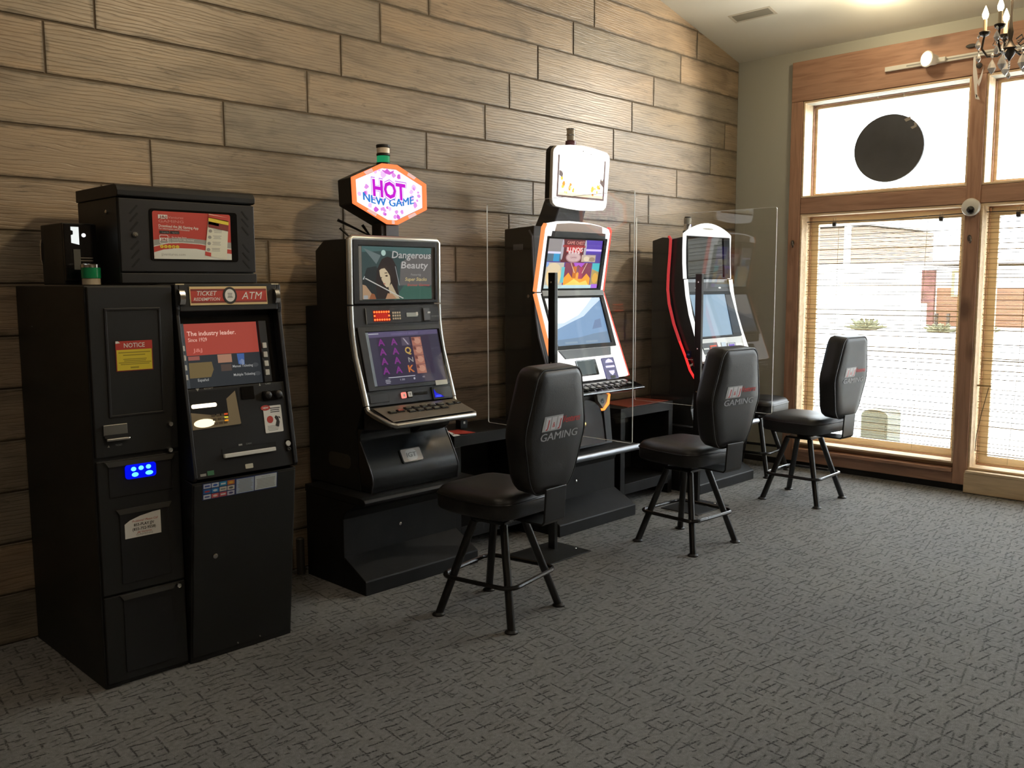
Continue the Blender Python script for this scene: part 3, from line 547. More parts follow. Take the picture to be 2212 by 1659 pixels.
text(FS, sc, 'The industry leader.', -.182, .030, .571, .018, TXS, .003, 0, .012); text(FS, sc, 'Since 1929', -.180, -.100, .547, .015, TXS, .003); text(FS, sc, 'J&J', -.165, -.125, .505, .014, glow('faint_logo', (.62, .2, .16), .8), .003, 0, .02)
text(FS, sc, 'Manual Ticketing', 0.0, .092, .432, .0105, TX2, .003, 0, .01); text(FS, sc, 'Multiple Ticketing', 0.0, .098, .396, .0105, TX2, .003, 0, .01); text(FS, sc, 'Español', -.158, -.112, .385, .011, TX2, .003, 0, .01)
for cu, cv, c, n in ((.105, .437, (.08, .085, .09), 'menu_button'), (.111, .400, (.08, .085, .09), 'menu_button')): pg(FS, n, glow('menu_grey', c, .6), sc, ell(cu, cv, .014, .009, 14), .002, .003)
for P, c in (([(-.19, .40), (-.10, .40), (-.085, .43), (-.09, .462), (-.188, .462)], (.16, .115, .05)), ([(-.188, .472), (-.14, .472), (-.14, .488), (-.188, .488)], (.30, .10, .08)), ([(-.062, .455), (0, .455), (0, .489), (-.062, .489)], (.38, .20, .13)), ([(-.052, .42), (-.005, .42), (-.005, .448), (-.052, .448)], (.085, .06, .05)), ([(.028, .445), (.055, .44), (.058, .488), (.025, .488)], (.06, .12, .32)), ([(.032, .446), (.054, .442), (.055, .46), (.045, .466), (.033, .458)], (.22, .27, .38))):
    pg(FS, 'menu_picture', glow('pic%s' % (c,), c, .8), sc, P, .002, .0027)
KEY = mat('white_key', (.62, .63, .60), .35)
MB(AF.M).box(-.222, .36, -.034, -.198, .62, -.020).build('key_rail', mat('blue_grey_rail', (.10, .13, .18), .35), t); MB(AF.M).box(.132, .36, -.034, .166, .62, -.016).build('key_rail', CHAR, t)
for v in (.52, .482, .443, .404): pl(AF, 'side_key', KEY, t, -.2205, v - .011, -.2055, v + .011, -.022, -.013, 0, .002)
for v in (.515, .476, .438, .400): pl(AF, 'side_key', KEY, t, .137, v - .012, .156, v + .012, -.018, -.010, 0, .002)
SF = Face(1.8475, -.7875, 1.46, -.7795, 1.555); s = pl(SF, 'header_sign', GOLD, t, -.178, .012, .165, .087, .0002, .003)
pl(SF, 'red_panel', RED, s, -.174, .021, .162, .077, .003, .0036)
for a, b_ in ((.069, .077), (.021, .028)): pl(SF, 'dark_band', DRED, s, -.174, a, .162, b_, .0036, .0039)
pg(SF, 'badge_ring', INK, s, ell(-.006, .05, .031, .035, 28), .0036, .005); pg(SF, 'badge_face', WHITE, s, ell(-.006, .05, .0225, .026, 24), .005, .0056); lines(SF, 'badge_print', GREY, s, -.018, .006, (.056, .050, .044, .040), .004, .006, .3)
text(SF, s, 'TICKET', -.148, -.062, .051, .018, WHITE, .0043, .25, .01); text(SF, s, 'REDEMPTION', -.164, -.050, .030, .0125, WHITE, .0043, .25, .01); text(SF, s, 'ATM', .046, .142, .034, .030, WHITE, .0043, .25, .0)
for u0, u1 in ((-.233, -.197), (.190, .224)):
    h = MB(SF.M).prof([(.012, 0), (.012, .0), (.0, .0)], 0, 0) if 0 else MB(SF.M)
    b = MB(SF.M); P = [(.0125, .0), (.016, .012), (.03, .02), (.052, .021), (.07, .014), (.078, .0)]
    b.add([(u0 + .008, v, n) for v, n in P] + [(u1 - .006, v, n) for v, n in P], [(i, i + 1, 7 + i, 6 + i) for i in range(5)] + [(0, 6, 11, 5), (0, 1, 2, 3, 4, 5), (11, 10, 9, 8, 7, 6)]); b.build('chrome_catch', POL, t, smooth=True)
    MB(SF.M).box(u0, .094, -.03, u1, .0985, .002).build('brass_clip', mat('pale_brass', (.62, .56, .40), .4, .6), t)
# lit keypad mouth
kp = MB(AF.M).box(-.2195, .19, -.0058, -.006, .345, -.003).build('keypad_mouth', PITCH, t)
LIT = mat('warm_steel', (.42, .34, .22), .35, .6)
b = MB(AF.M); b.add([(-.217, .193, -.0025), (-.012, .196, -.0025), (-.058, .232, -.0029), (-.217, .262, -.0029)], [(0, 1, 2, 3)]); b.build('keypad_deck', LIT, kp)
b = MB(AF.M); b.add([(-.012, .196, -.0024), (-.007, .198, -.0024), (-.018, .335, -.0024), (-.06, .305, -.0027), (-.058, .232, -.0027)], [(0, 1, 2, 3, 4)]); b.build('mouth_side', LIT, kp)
pg(AF, 'lamp_tube', glow('mouth_lamp', (1, .86, .62), 2.6), kp, rr(-.212, .278, -.105, .294, .007), -.003, -.0012)
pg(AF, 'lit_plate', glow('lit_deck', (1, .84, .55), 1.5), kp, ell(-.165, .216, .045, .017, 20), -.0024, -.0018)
for r in range(3):
    for q in range(3): pl(AF, 'pin_key', POL, kp, -.125 + q * .021 - r * .004, .205 + r * .016, -.109 + q * .021 - r * .004, .215 + r * .016, -.0024, -.0008)
for v, c in ((.214, (.8, .3, .02)), (.227, (.7, .6, .05)), (.240, (.6, .08, .02))): pl(AF, 'function_key', glow('fkey%s' % (c,), c, .8), kp, -.078, v, -.062, v + .007, -.0022, -.0006)
text(AF, t, 'RECEIPT', -.150, -.110, .350, .007, GREY, -.0045); text(AF, t, 'CARD', .125, .150, .348, .007, GREY, -.0045); pg(AF, 'arrow_mark', GREY, t, [(.095, .345), (.103, .345), (.099, .357)], -.0058, -.0045); pg(AF, 'arrow_mark', GREY, t, [(-.185, .357), (-.170, .357), (-.1775, .345)], -.0058, -.0045)
pl(AF, 'camera_window', GLOSS, t, .009, .294, .067, .347, -.0058, -.002, .003)
cr = pl(AF, 'card_reader', GLOSS, t, .104, .281, .196, .321, -.0058, .006, .006, .002)
for u in (.122, .172): MB(AF.M @ Matrix.Translation((u, .303, .006))).lathe([(.017, 0), (.015, .012), (.006, .016), (0, .016)], 14).build('reader_jaw', BLK2, cr, smooth=True)
s = pl(AF, 'instruction_sticker', WHITE, t, .101, .143, .186, .257, -.0058, -.0042, .004)
pg(AF, 'red_burst', RED, s, ell(.112, .250, .022, .0115, 18), -.0042, -.0034); text(AF, s, 'NEW', .099, .126, .246, .008, WHITE, -.003, 0, .02); pg(AF, 'red_circle', RED, s, ell(.128, .199, .015, .0155, 18), -.0042, -.0036)
lines(AF, 'small_print', INK, s, .130, .180, (.244, .236, .228), .0035, -.0036, .2); lines(AF, 'small_print', GREY, s, .112, .165, (.170, .164, .158, .152), .0025, -.0036, .2)
pg(AF, 'card_picture', INK, s, [(.150, .170), (.166, .164), (.172, .185), (.166, .208), (.156, .214), (.150, .206), (.158, .192)], -.0042, -.0035); pg(AF, 'card_picture', INK, s, [(.168, .205), (.176, .198), (.177, .203), (.170, .210)], -.0042, -.0035)
pl(AF, 'cash_slot', PITCH, t, -.104, .078, .142, .103, -.0058, -.004); pl(AF, 'cash_lip', mat('white_lip', (.72, .73, .70), .35), t, -.101, .065, .133, .082, -.0058, .010, 0, .003); pl(AF, 'asset_tag', mat('cream_label', (.62, .60, .50), .5), t, -.009, .009, .026, .028, -.0058, -.0045, .003)
pl(AF, 'audio_plate', GLOSS, t, .187, .055, .222 - .008, .105, -.0058, -.003, .004); MB(AF.M @ Matrix.Translation((.200, .088, -.003))).lathe([(.0125, 0), (.011, .003), (0, .003)], 18).build('silver_button', mat('silver_paint', (.6, .6, .58), .4), t, smooth=True); MB(AF.M @ Matrix.Translation((.200, .064, -.003))).lathe([(.009, 0), (.009, .003), (.005, .004), (0, .001)], 16).build('headphone_jack', BLK, t, smooth=True)
text(AF, t, 'CASH', .005, .030, .108, .006, GREY, -.0045); pl(AF, 'cash_mark', GREY, t, -.028, .107, -.012, .114, -.0058, -.0046)
pl(AF, 'green_tab', mat('green_print', (.06, .20, .10), .5), t, -.176, .006, -.148, .024, -.0058, -.0046); pl(AF, 'white_tab', GREY, t, -.207, .006, -.182, .016, -.0058, -.0046)
DF = Face(1.8475, -.7755, .004, -.858, .766); LD = DF.L
MB(DF.M).box(-.232, .02, -.004, .226, LD - .004, .006).build('lower_cash_door', BLK, t, .003)
MB(DF.M @ Matrix.Translation((-.142, .452, .006))).lathe([(.0105, 0), (.0105, .01), (.007, .012), (0, .012)], 16).build('lock', POL, t, smooth=True)
for u in (-.03, .075): MB(DF.M @ Matrix.Translation((u, .032, .006))).lathe([(.0045, 0), (.003, .003), (0, .003)], 10).build('screw', POL, t)
s = pl(DF, 'card_brand_sticker', mat('navy_print', (.025, .04, .16), .45), t, -.197, LD - .070, .140, LD - .002, .006, .0072)
LG = [((.55, .60, .72), (.05, .08, .35)), ((.62, .68, .75), (.04, .12, .5)), ((.03, .30, .55), (.7, .75, .8)), ((.60, .20, .05), (.75, .45, .05)), ((.03, .18, .5), (.55, .05, .05)), ((.04, .25, .6), (.6, .7, .8)), ((.65, .63, .58), (.3, .3, .3)), ((.65, .63, .58), (.12, .12, .12)), ((.60, .66, .72), (.08, .1, .3)), ((.60, .12, .12), (.75, .6, .6)), ((.55, .10, .12), (.75, .7, .7)), ((.55, .55, .65), (.08, .08, .25))]
for i, (a, c) in enumerate(LG):
    q, r = i % 4, i // 4; u = -.193 + q * .0345; v = LD - .0225 - r * .0222
    p = pl(DF, 'card_logo', mat('logo%d' % i, a, .45), s, u, v, u + .031, v + .018, .0072, .0077); pg(DF, 'logo_mark', mat('mark%d' % i, c, .45), s, ell(u + .0155, v + .009, .010, .0045, 12) if i % 2 else [(u + .005, v + .006), (u + .026, v + .006), (u + .026, v + .012), (u + .005, v + .012)], .0077, .0081)
pl(DF, 'blue_text_panel', mat('pale_blue_print', (.42, .52, .66), .5), s, -.050, LD - .067, .030, LD - .006, .0072, .0077); lines(DF, 'small_print', GREY, s, -.045, .025, [LD - .012 - k * .0062 for k in range(9)], .0026, .0082, .3)
pl(DF, 'white_text_panel', mat('pale_white_print', (.62, .68, .70), .5), s, .034, LD - .066, .136, LD - .005, .0072, .0077); text(DF, s, 'NOTICE', .065, .104, LD - .016, .006, GREY, .0083); lines(DF, 'small_print', GREY, s, .040, .130, [LD - .023 - k * .0062 for k in range(7)], .0026, .0082, .2)

# wall-mount style network cabinet on top of the kiosk
t = thing('network_cabinet', 'black vented metal cabinet with a red poster, on top of the kiosk', 'cabinet', (1.77, -.4, 1.56))
RF = Face(1.772, -.6, 1.5755, -.6, 1.945)
MB().box(1.478, -.592, 1.5605, 2.066, -.19, 1.9).build('body', BLK, t, .004)
MB().prof([(-.185, 1.9005), (-.600, 1.9005), (-.612, 1.905), (-.614, 1.925), (-.604, 1.943), (-.585, 1.950), (-.185, 1.950)], 1.474, 2.071).build('lid', BLK, t, .003)
pl(RF, 'lower_rail', BLK, t, -.294, -.014, .298, .026, 0, .008, 0, .003); dr = pl(RF, 'door', BLK2, t, -.292, .032, .296, .320, -.004, .005, 0, .003)
for s_, U in ((1, -.234), (-1, .252)):
    for v in (.277, .246, .211, .136, .101, .067): pg(RF, 'vent_slot', PITCH, dr, [(U - s_ * .019, v - .017), (U - s_ * .012, v - .019), (U + s_ * .019, v + .015), (U + s_ * .013, v + .019)], .0052, .006)
MB(RF.M @ Matrix.Translation((-.232, .178, .005))).lathe([(.011, 0), (.012, .006), (.008, .012), (0, .013)], 14).build('lock', POL, dr, smooth=True)
MB(Matrix.Translation((1.4775, -.50, 1.845)) @ Matrix.Rotation(-PI / 2, 4, 'Y')).lathe([(.009, 0), (.009, .006), (.004, .009), (0, .009)], 12).build('side_lock', POL, t, smooth=True)
pl(RF, 'window_frame', GLOSS, dr, -.172, .076, .212, .285, .0052, .0075, .012)
s = pl(RF, 'poster', RED, t, -.160, .084, .180, .276, .0076, .0088, .009)
for P, m in (([(-.160, .092), (-.151, .084), (.180, .084), (.180, .158), (.10, .162), (0, .170), (-.08, .170), (-.160, .160)], GREY), ([(-.160, .084), (.180, .084), (.180, .132), (.12, .138), (.04, .149), (-.04, .153), (-.10, .150), (-.160, .136)], mat('white_wave', (.7, .72, .66), .5)), ([(-.160, .092), (.180, .084), (.180, .128), (.12, .134), (.04, .146), (-.04, .150), (-.10, .147), (-.160, .132)], RED), ([(-.160, .094), (-.152, .0845), (.180, .0845), (.180, .110), (.10, .116), (.02, .128), (-.06, .129), (-.12, .122), (-.160, .110)], mat('white_wave', (.7, .72, .66), .5))):
    pg(RF, 'wave_band', m, s, P, .0088 + .0004 * (len(s.children)), .0092 + .0004 * len(s.children))
ph = pg(RF, 'phone_picture', mat('phone_cream', (.74, .74, .62), .5), s, [(.062, .104), (.148, .086), (.176, .252), (.086, .272)][:0] or [(.058, .102), (.156, .085), (.172, .262), (.082, .275)], .0106, .0112)
D_ = .0116
for P, m in (([(.080, .259), (.1695, .245), (.171, .262), (.082, .272)], RED), ([(.079, .244), (.169, .231), (.1705, .248), (.0805, .261)], YEL), ([(.078, .232), (.168, .218), (.169, .231), (.079, .244)], DRED), ([(.078, .232), (.125, .225), (.1255, .237), (.079, .244)], WHITE), ([(.077, .220), (.167, .206), (.168, .218), (.078, .232)], DRED)): pg(RF, 'phone_band', m, s, P, .0112, D_ + .0003 * len(P))
for i in range(4):
    v = .204 - i * .026; pg(RF, 'list_icon', GREY, s, ell(.086 - i * .004, v, .008, .007, 10), .0112, D_); lines(RF, 'list_line', GREY, s, .100 - i * .004, .140 - i * .004, (v - .006, v, v + .005), .002, D_, .3)
pg(RF, 'tab_icon', RED, s, [(.058, .102), (.084, .097), (.0855, .113), (.0595, .118)], .0112, D_)
pl(RF, 'logo_tile', WHITE, s, -.137, .246, -.098, .262, .0095, .0100); text(RF, s, 'J&J', -.133, -.102, .249, .010, DRED, .0102, 0, .02); PINK = mat('pink_print', (.72, .32, .28), .5); text(RF, s, 'Ventures', -.094, -.030, .248, .010, PINK, .0095, .2); text(RF, s, 'GAMING', -.136, -.030, .231, .011, PINK, .0095)
text(RF, s, 'Download the J&J Gaming App', -.136, .034, .213, .0105, WHITE, .0095, 0, .012, arc=0, skew=-.03); text(RF, s, 'For Information and Promotions!', -.136, -.005, .2035, .0075, WHITE, .0095, skew=-.03)
pl(RF, 'store_badge', INK, s, -.134, .186, -.092, .198, .0095, .0098, .002); pl(RF, 'store_badge', INK, s, -.090, .186, -.050, .198, .0095, .0098, .002); text(RF, s, 'Google Play', -.124, -.095, .189, .005, GREY, .0101); text(RF, s, 'App Store', -.080, -.054, .189, .005, GREY, .0101)
MB(RF.M).rim(rr(-.135, .146, -.098, .181, .005), rr(-.133, .148, -.100, .179, .004), .0095, .01).build('app_icon', WHITE, s); pl(RF, 'app_tile', WHITE, s, -.133, .157, -.100, .169, .0095, .0100); text(RF, s, 'J&J', -.130, -.103, .159, .008, DRED, .0102, 0, .02)
for v, q, e in ((.172, '1.  Go to App Store', -.020), (.162, '2.  Search for "J&J Gaming"', .014), (.152, '3.  Install', -.054)): text(RF, s, q, -.094, e, v - .002, .006, WHITE, .0095)
for i in range(5):
    pg(RF, 'social_icon', YEL, s, ell(-.127 + i * .0165, .134, .0075, .0068, 12), .0106, .0110); text(RF, s, 'ftyio'[i], -.130 + i * .0165, -.1245 + i * .0165, .131, .006, RED, .0114)
text(RF, s, 'jjventures.com', -.130, -.028, .098, .011, GREY, .0108)
# ticket printer box and stack light beside it
t = thing('ticket_printer', 'small upright black device with glossy front, beside the vented cabinet', 'printer', (1.385, -.33, 1.556))
MB().box(1.322, -.44, 1.5565, 1.448, -.20, 1.800).build('body', BLK, t, .004); MB().box(1.3225, -.456, 1.570, 1.4475, -.441, 1.797).build('front_panel', GLOSS, t, .004)
PR = Face(1.385, -.4565, 1.556, -.4565, 1.8); pg(PR, 'painted_reflection', glow('reflection_glow', (.95, 1, .98), .9), t, [(-.036, .165), (-.006, .158), (-.006, .228), (-.036, .228), (-.036, .215), (-.028, .212), (-.028, .198), (-.036, .195)], .0, .001)  # glowing patch paints a white reflection onto the glossy front
MB(PR.M @ Matrix.Translation((.012, .196, 0))).lathe([(.008, 0), (.008, .003), (0, .005)], 14).build('indicator', glow('white_indicator', (1, 1, 1), 1.0), t, smooth=True); pl(PR, 'grey_strip', mat('smoky_strip', (.12, .125, .12), .3), t, -.030, .06, -.004, .14, 0, .002); lines(PR, 'chrome_line', POL, t, -.010, .045, (.094, .105), .003, .003, .1)
MB().tube([(1.321, -.21, 1.64), (1.317, -.21, 1.66), (1.317, -.21, 1.72), (1.321, -.21, 1.74)], .004, 6).build('rear_handle', POL, t)
t = thing('stack_light', 'short green and clear stack light in front of the small black device', 'lamp', (1.372, -.525, 1.556), 'stack lights off a machine')
M = Matrix.Translation((1.390, -.53, 1.5565)); CLR = mat('clear_lens', (.55, .48, .36), .1, spec=.8)
MB(M).lathe([(.034, 0), (.034, .024), (.03, .0245)], 20).build('clear_ring', CLR, t, smooth=True); MB(M).lathe([(.036, .025), (.036, .066)], 20).build('green_lens', GREEN, t, smooth=True); MB(M).lathe([(.036, .0665), (.036, .078), (.028, .083), (0, .083)], 20).build('cap', POL, t, smooth=True)
# ------------------------------------------------------------------ machine bases, shelves, dividers
def machine_base(cx, label, nose):
    t = thing('machine_base', label, 'stand', (cx, -.37, 0), 'black laminate stands under the gaming machines'); x0, x1 = cx - .385, cx + .385
    MB().prof([(-.11, 0), (-.11, .455), (-.57, .455), (-.53, .43), (-.47, .40), (-.45, .36), (-.45, .0)], x0, x1).build('cabinet', LAM, t, .003)
    MB().prof([(-.105, .456), (-.105, .495), (-.60, .495), (-.632, .488), (-.642, .474), (-.630, .458), (-.60, .456)], x0 - .001, x1 + .001).build('top_board', nose if nose is LAM else LAM, t, .003)
    MB().prof([(-.4505, 0), (-.4505, .165), (-.628, .076), (-.632, .068), (-.632, 0)], x0, x1).build('foot_step', LAM, t, .003)
    for y in (.49,): MB(Matrix.Translation((cx - .02, -.4505, .27)) @ Matrix.Rotation(PI / 2, 4, 'X')).lathe([(.009, 0), (.009, .004), (0, .006)], 12).build('lock', POL, t, smooth=True)
    if nose is not LAM: MB().tube([(x0 + .03, -.655, .472), (x1 - .005, -.655, .472)], .021, 14).build('foot_bar', nose, t, smooth=True)
    return t
C1, C2, C3 = 2.985, 4.445, 6.0
machine_base(C1, 'black stand with sloped foot step under the machine with the hexagon sign', LAM)
FBM = mat('foot_bar_metal', (.36, .38, .42), .42, .9)
machine_base(C2, 'black stand with silver foot bar under the machine with the white glowing front', FBM)
machine_base(C3, 'black stand with silver foot bar under the machine nearest the windows', FBM)
def shelf(x0, x1, label):
    t = thing('side_table', label, 'table', ((x0 + x1) / 2, -.23, 0), 'open black side tables between the machines'); y0, y1 = -.42, -.06
    MB().box(x0, y0, .622, x1, y1, .688).build('tabletop', LAM, t, .002); MB().box(x0 + .05, y0 + .001, .075, x1 - .05, y1, .150).build('lower_shelf', LAM, t, .002)
    for x in (x0, x1 - .05): MB().box(x, y0 + .001, 0, x + .05, y1, .6215).build('side_panel', LAM, t, .002)
    MB().box(x0 + .05, y1 - .015, .151, x1 - .05, y1, .6215).build('back_panel', BLK, t)
shelf(3.39, 4.04, 'open black side table between the hexagon sign machine and the glowing one'); shelf(4.935, 5.56, 'open black side table between the glowing machine and the window side machine')
def card(name, label, cat, pts, z, m, th=.0015, tilt=None):
    cx = sum(p[0] for p in pts) / len(pts); cy = sum(p[1] for p in pts) / len(pts); o = MB().plate(pts, z, z + th).build(name, m, None, org=(cx, cy, z)); return tag(o, label, cat)
b = MB(); n = 9
V = [(3.395 + .17 * i / n, y, .6885 + .012 * (1 - i / n) ** 2 * (i < n) + .0005) for y in (-.41, -.26) for i in range(n + 1)]
b.add(V + [(x, y, z + .0018) for x, y, z in V], [(i, i + 1, n + 2 + i, n + 1 + i) for i in range(n)] + [(2 * n + 2 + i, 2 * n + 3 + i, 3 * n + 4 + i, 3 * n + 3 + i) for i in range(n)] + [(i, i + 1, 2 * n + 3 + i, 2 * n + 2 + i) for i in range(n)] + [(n + 1 + i, n + 2 + i, 3 * n + 4 + i, 3 * n + 3 + i) for i in range(n)])
o = tag(b.build('red_leaflet', RED, None, org=(3.48, -.34, .6885)), 'curled red leaflet lying on the side table by the hexagon sign machine', 'leaflet')
b = MB(); b.add([(3.385, -.418, .689), (3.44, -.417, .689), (3.41, -.40, .70), (3.385, -.36, .716), (3.385, -.418, .6905), (3.44, -.417, .6905), (3.41, -.40, .7015), (3.385, -.36, .7175)], [(0, 1, 2, 3), (4, 5, 6, 7), (0, 1, 5, 4), (1, 2, 6, 5), (2, 3, 7, 6), (3, 0, 4, 7)]); b.build('turned_page', WHITE, o)
card('red_placard', 'flat red placard on the side table by the window side machine', 'placard', [(5.03, -.405), (5.53, -.40), (5.50, -.13), (5.10, -.12)], .6885, mat('brick_red_print', (.30, .055, .03), .3), .004)
o = card('small_device', 'tiny black box with pale button on the first side table', 'box', [(3.60, -.245), (3.655, -.245), (3.655, -.20), (3.60, -.20)], .6885, BLK2, .05)
pl(Face(3.6275, -.2455, .6885, -.2455, .75), 'pale_button', OFFW, o, -.006, .028, .008, .042, 0, .001)
def divider(x, label):
    t = thing('acrylic_divider', label, 'divider', (x, -.76, 0), 'clear acrylic dividers on black posts')
    y0, y1, z0, z1 = -1.32, -.205, .694, 2.035; M = frame((x, 0, 0), (0, 1, 0), (0, 0, 1)).M
    MB(M).plate(rr(y0, z0, y1, z1, .012, 3), -.003, .003).build('sheet', ACRYL, t)
    o_ = rr(y0, z0, y1, z1, .012, 3); i_ = rr(y0 + .0015, z0 + .0015, y1 - .0015, z1 - .0015, .0105, 3); MB(M).rim(o_, i_, -.0034, .0034).build('polished_edge', EDGE, t)
    MB().box(x - .030, -.785, .004, x - .0036, -.735, 1.615).build('post', STEEL, t, .002); MB().box(x + .0036, -.775, .694, x + .008, -.745, 1.60).build('clamp_strip', CHROME, t, .001)
    MB().box(x - .29, -.955, 0, x + .10, -.655, .006).build('base_plate', BLK, t, .002)
    for z in (1.56, 1.1, .8): MB(Matrix.Translation((x - .0305, -.76, z)) @ Matrix.Rotation(-PI / 2, 4, 'Y')).lathe([(.006, 0), (.006, .003), (0, .004)], 10).build('screw', POL, t)
    MB(Matrix.Translation((x + .07, -.86, .006))).lathe([(.008, 0), (.006, .004), (0, .004)], 10).build('screw', POL, t)
divider(3.87, 'clear acrylic divider between the hexagon sign machine and the glowing one'); divider(5.378, 'clear acrylic divider between the glowing machine and the window side one')
pipe = thing('conduit', 'short grey pipe rising from the floor behind the kiosk', 'pipe', (2.565, -.10, 0))
MB(Matrix.Translation((2.562, -.10, 0))).lathe([(.022, .006), (.022, .20), (.018, .204), (0, .204)], 14).build('pipe', mat('dark_pipe', (.11, .105, .095), .3, .6), pipe, smooth=True); MB(Matrix.Translation((2.562, -.10, 0))).lathe([(.030, 0), (.030, .006)], 16).build('floor_flange', CHROME, pipe)

# ------------------------------------------------------------------ machine one: hexagon sign
t = thing('gaming_machine', 'black gaming machine with silver trim and lit hexagon topper sign', 'gaming machine', (C1, -.35, .4955))
Z0 = .4965
MB().prof([(-.015, Z0), (-.015, 1.44), (-.125, 1.446), (-.125, 1.73), (-.205, 1.782), (-.395, 1.782), (-.395, 1.44), (-.40, 1.31), (-.44, 1.144), (-.515, .945), (-.45, .80), (-.46, .62), (-.48, Z0)], C1 - .293, C1 + .293).build('cabinet', BLK, t, .004)
FA1 = Face(C1, -.43, 1.447, -.43, 1.795); FB1 = Face(C1, -.445, 1.32, -.43, 1.447); FC1 = Face(C1, -.548, .935, -.445, 1.32); FT1 = Face(C1, -.74, .876, -.565, .93)
MB().prof([(-.39, 1.452), (-.432, 1.452), (-.432, 1.79), (-.39, 1.79)], C1 - .282, C1 + .282).build('upper_door', BLK2, t, .003)
MB().prof([(-.39, 1.445), (-.430, 1.445), (-.446, 1.322), (-.40, 1.322)], C1 - .283, C1 + .283).build('button_panel', CHAR, t, .003)
MB().prof([(-.40, 1.318), (-.446, 1.318), (-.549, .937), (-.50, .937)], C1 - .283, C1 + .283).build('main_door', CHAR, t, .003)
MB(FA1.M).rim([(-.278, .008), (.278, .008), (.278, .338), (-.278, .338)], [(-.246, .022), (.262, .022), (.262, .304), (-.246, .304)], .002, .010).build('upper_bezel', BLK2, t, .002)
S1 = FA1; sg = lambda n, c, s=1.0: glow(n, c, s)
a = pl(FA1, 'upper_screen', sg('teal_screen', (.052, .082, .080), .75), t, -.220, .026, .240, .300, .0025, .004)
def pic(F, par, P, c, lay, s=.8, n='picture_patch'): return pg(F, n, sg('p%s%s' % (tuple(round(q, 3) for q in c), s), c, s), par, P, .004 + .00025 * lay, .00425 + .00025 * lay)
pic(FA1, a, [(-.22, .30), (.24, .30), (.24, .27), (.1, .255), (-.05, .28), (-.22, .27)], (.075, .145, .14), 0)
pic(FA1, a, [(.02, .10), (.24, .10), (.24, .26), (.13, .27), (.03, .22)], (.14, .13, .125), 0); pic(FA1, a, [(-.02, .026), (.24, .026), (.24, .085), (.15, .10), (.05, .10)], (.05, .125, .095), 1)
pic(FA1, a, [(-.21, .29), (-.10, .255), (-.13, .21), (-.17, .25)], (.15, .19, .19), 1); pic(FA1, a, ell(-.083, .268, .015, .015, 14), (.45, .62, .56), 2)
pic(FA1, a, [(-.22, .12), (-.19, .19), (-.13, .20), (-.10, .10), (-.12, .03), (-.22, .026)], (.03, .035, .035), 1)
pic(FA1, a, [(-.13, .03), (-.135, .12), (-.125, .185), (-.095, .235), (-.06, .25), (-.025, .24), (.0, .20), (.012, .14), (.005, .09), (.02, .03)], (.035, .026, .024), 2)   # long dark hair
pic(FA1, a, [(-.112, .178), (-.10, .196), (-.082, .194), (-.06, .172), (-.044, .15), (-.040, .12), (-.050, .094), (-.066, .090), (-.082, .104), (-.096, .128), (-.108, .150)], (.62, .50, .33), 3)   # face
pic(FA1, a, [(-.112, .178), (-.10, .200), (-.07, .20), (-.035, .165), (-.03, .13), (-.045, .155), (-.075, .190), (-.10, .186)], (.05, .035, .03), 4)
pic(FA1, a, [(-.078, .150), (-.064, .155), (-.056, .149), (-.066, .145)], (.05, .03, .02), 4); pic(FA1, a, [(-.105, .143), (-.096, .143), (-.096, .138), (-.103, .138)], (.1, .06, .04), 4); pic(FA1, a, [(-.088, .112), (-.074, .112), (-.078, .104), (-.086, .106)], (.42, .16, .12), 4); pic(FA1, a, [(-.098, .130), (-.090, .131), (-.091, .123), (-.097, .124)], (.5, .38, .24), 4); pic(FA1, a, [(-.079, .166), (-.062, .168), (-.060, .163), (-.078, .162)], (.09, .06, .04), 4)
pic(FA1, a, [(-.055, .092), (-.035, .11), (-.005, .06), (.02, .03), (-.04, .03)], (.50, .40, .26), 3); pic(FA1, a, [(-.22, .03), (-.22, .105), (-.20, .10), (-.165, .06), (-.155, .03)], (.42, .27, .16), 3); pic(FA1, a, [(-.18, .03), (-.165, .06), (-.145, .055), (-.135, .03)], (.30, .11, .05), 4); pic(FA1, a, [(-.075, .03), (-.06, .06), (-.03, .055), (0, .03)], (.45, .25, .14), 4)
pic(FA1, a, [(-.205, .135), (-.20, .139), (.045, .034), (.04, .030)], (.55, .53, .48), 5); pic(FA1, a, [(-.218, .132), (-.208, .148), (-.204, .147), (-.211, .130)], (.5, .5, .48), 5); pic(FA1, a, [(-.01, .20), (-.006, .20), (.02, .10), (.015, .10)], (.3, .33, .34), 4)
LTX = sg('silver_letters', (.52, .50, .48), .8)
text(FA1, a, 'Dangerous', -.030, .236, .243, .036, LTX, .0068, .12, .012); text(FA1, a, 'Beauty', .030, .216, .190, .036, LTX, .0068, .12, .012)
text(FA1, a, 'Featuring', .095, .165, .152, .011, sg('dim_letters', (.38, .37, .34), .8), .0068, .2); text(FA1, a, 'Super Stacks', .055, .205, .124, .018, sg('yellow_letters', (.62, .50, .22), .8), .0068, .2, .012); text(FA1, a, 'Bonus Games', .070, .225, .096, .013, sg('red_letters', (.48, .10, .08), .8), .0068, .2, .012)
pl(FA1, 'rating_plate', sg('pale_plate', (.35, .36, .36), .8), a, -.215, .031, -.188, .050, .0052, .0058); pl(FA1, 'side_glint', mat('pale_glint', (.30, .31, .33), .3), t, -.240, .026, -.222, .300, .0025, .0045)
pl(FA1, 'cover_glass', SCRG, t, -.245, .023, .261, .303, .0092, .0095)
pl(FB1, 'player_panel', CHAR, t, -.208, .030, .283, .110, .002, .006, 0, .001)
LEDR = sg('red_led', (1.0, .10, .02), 3.2); b = MB(FB1.M)
for i in range(7):
    for v in (.090, .050): b.plate(ell(-.155 + i * .0155, v, .0052, .0052, 8), .0065, .009)
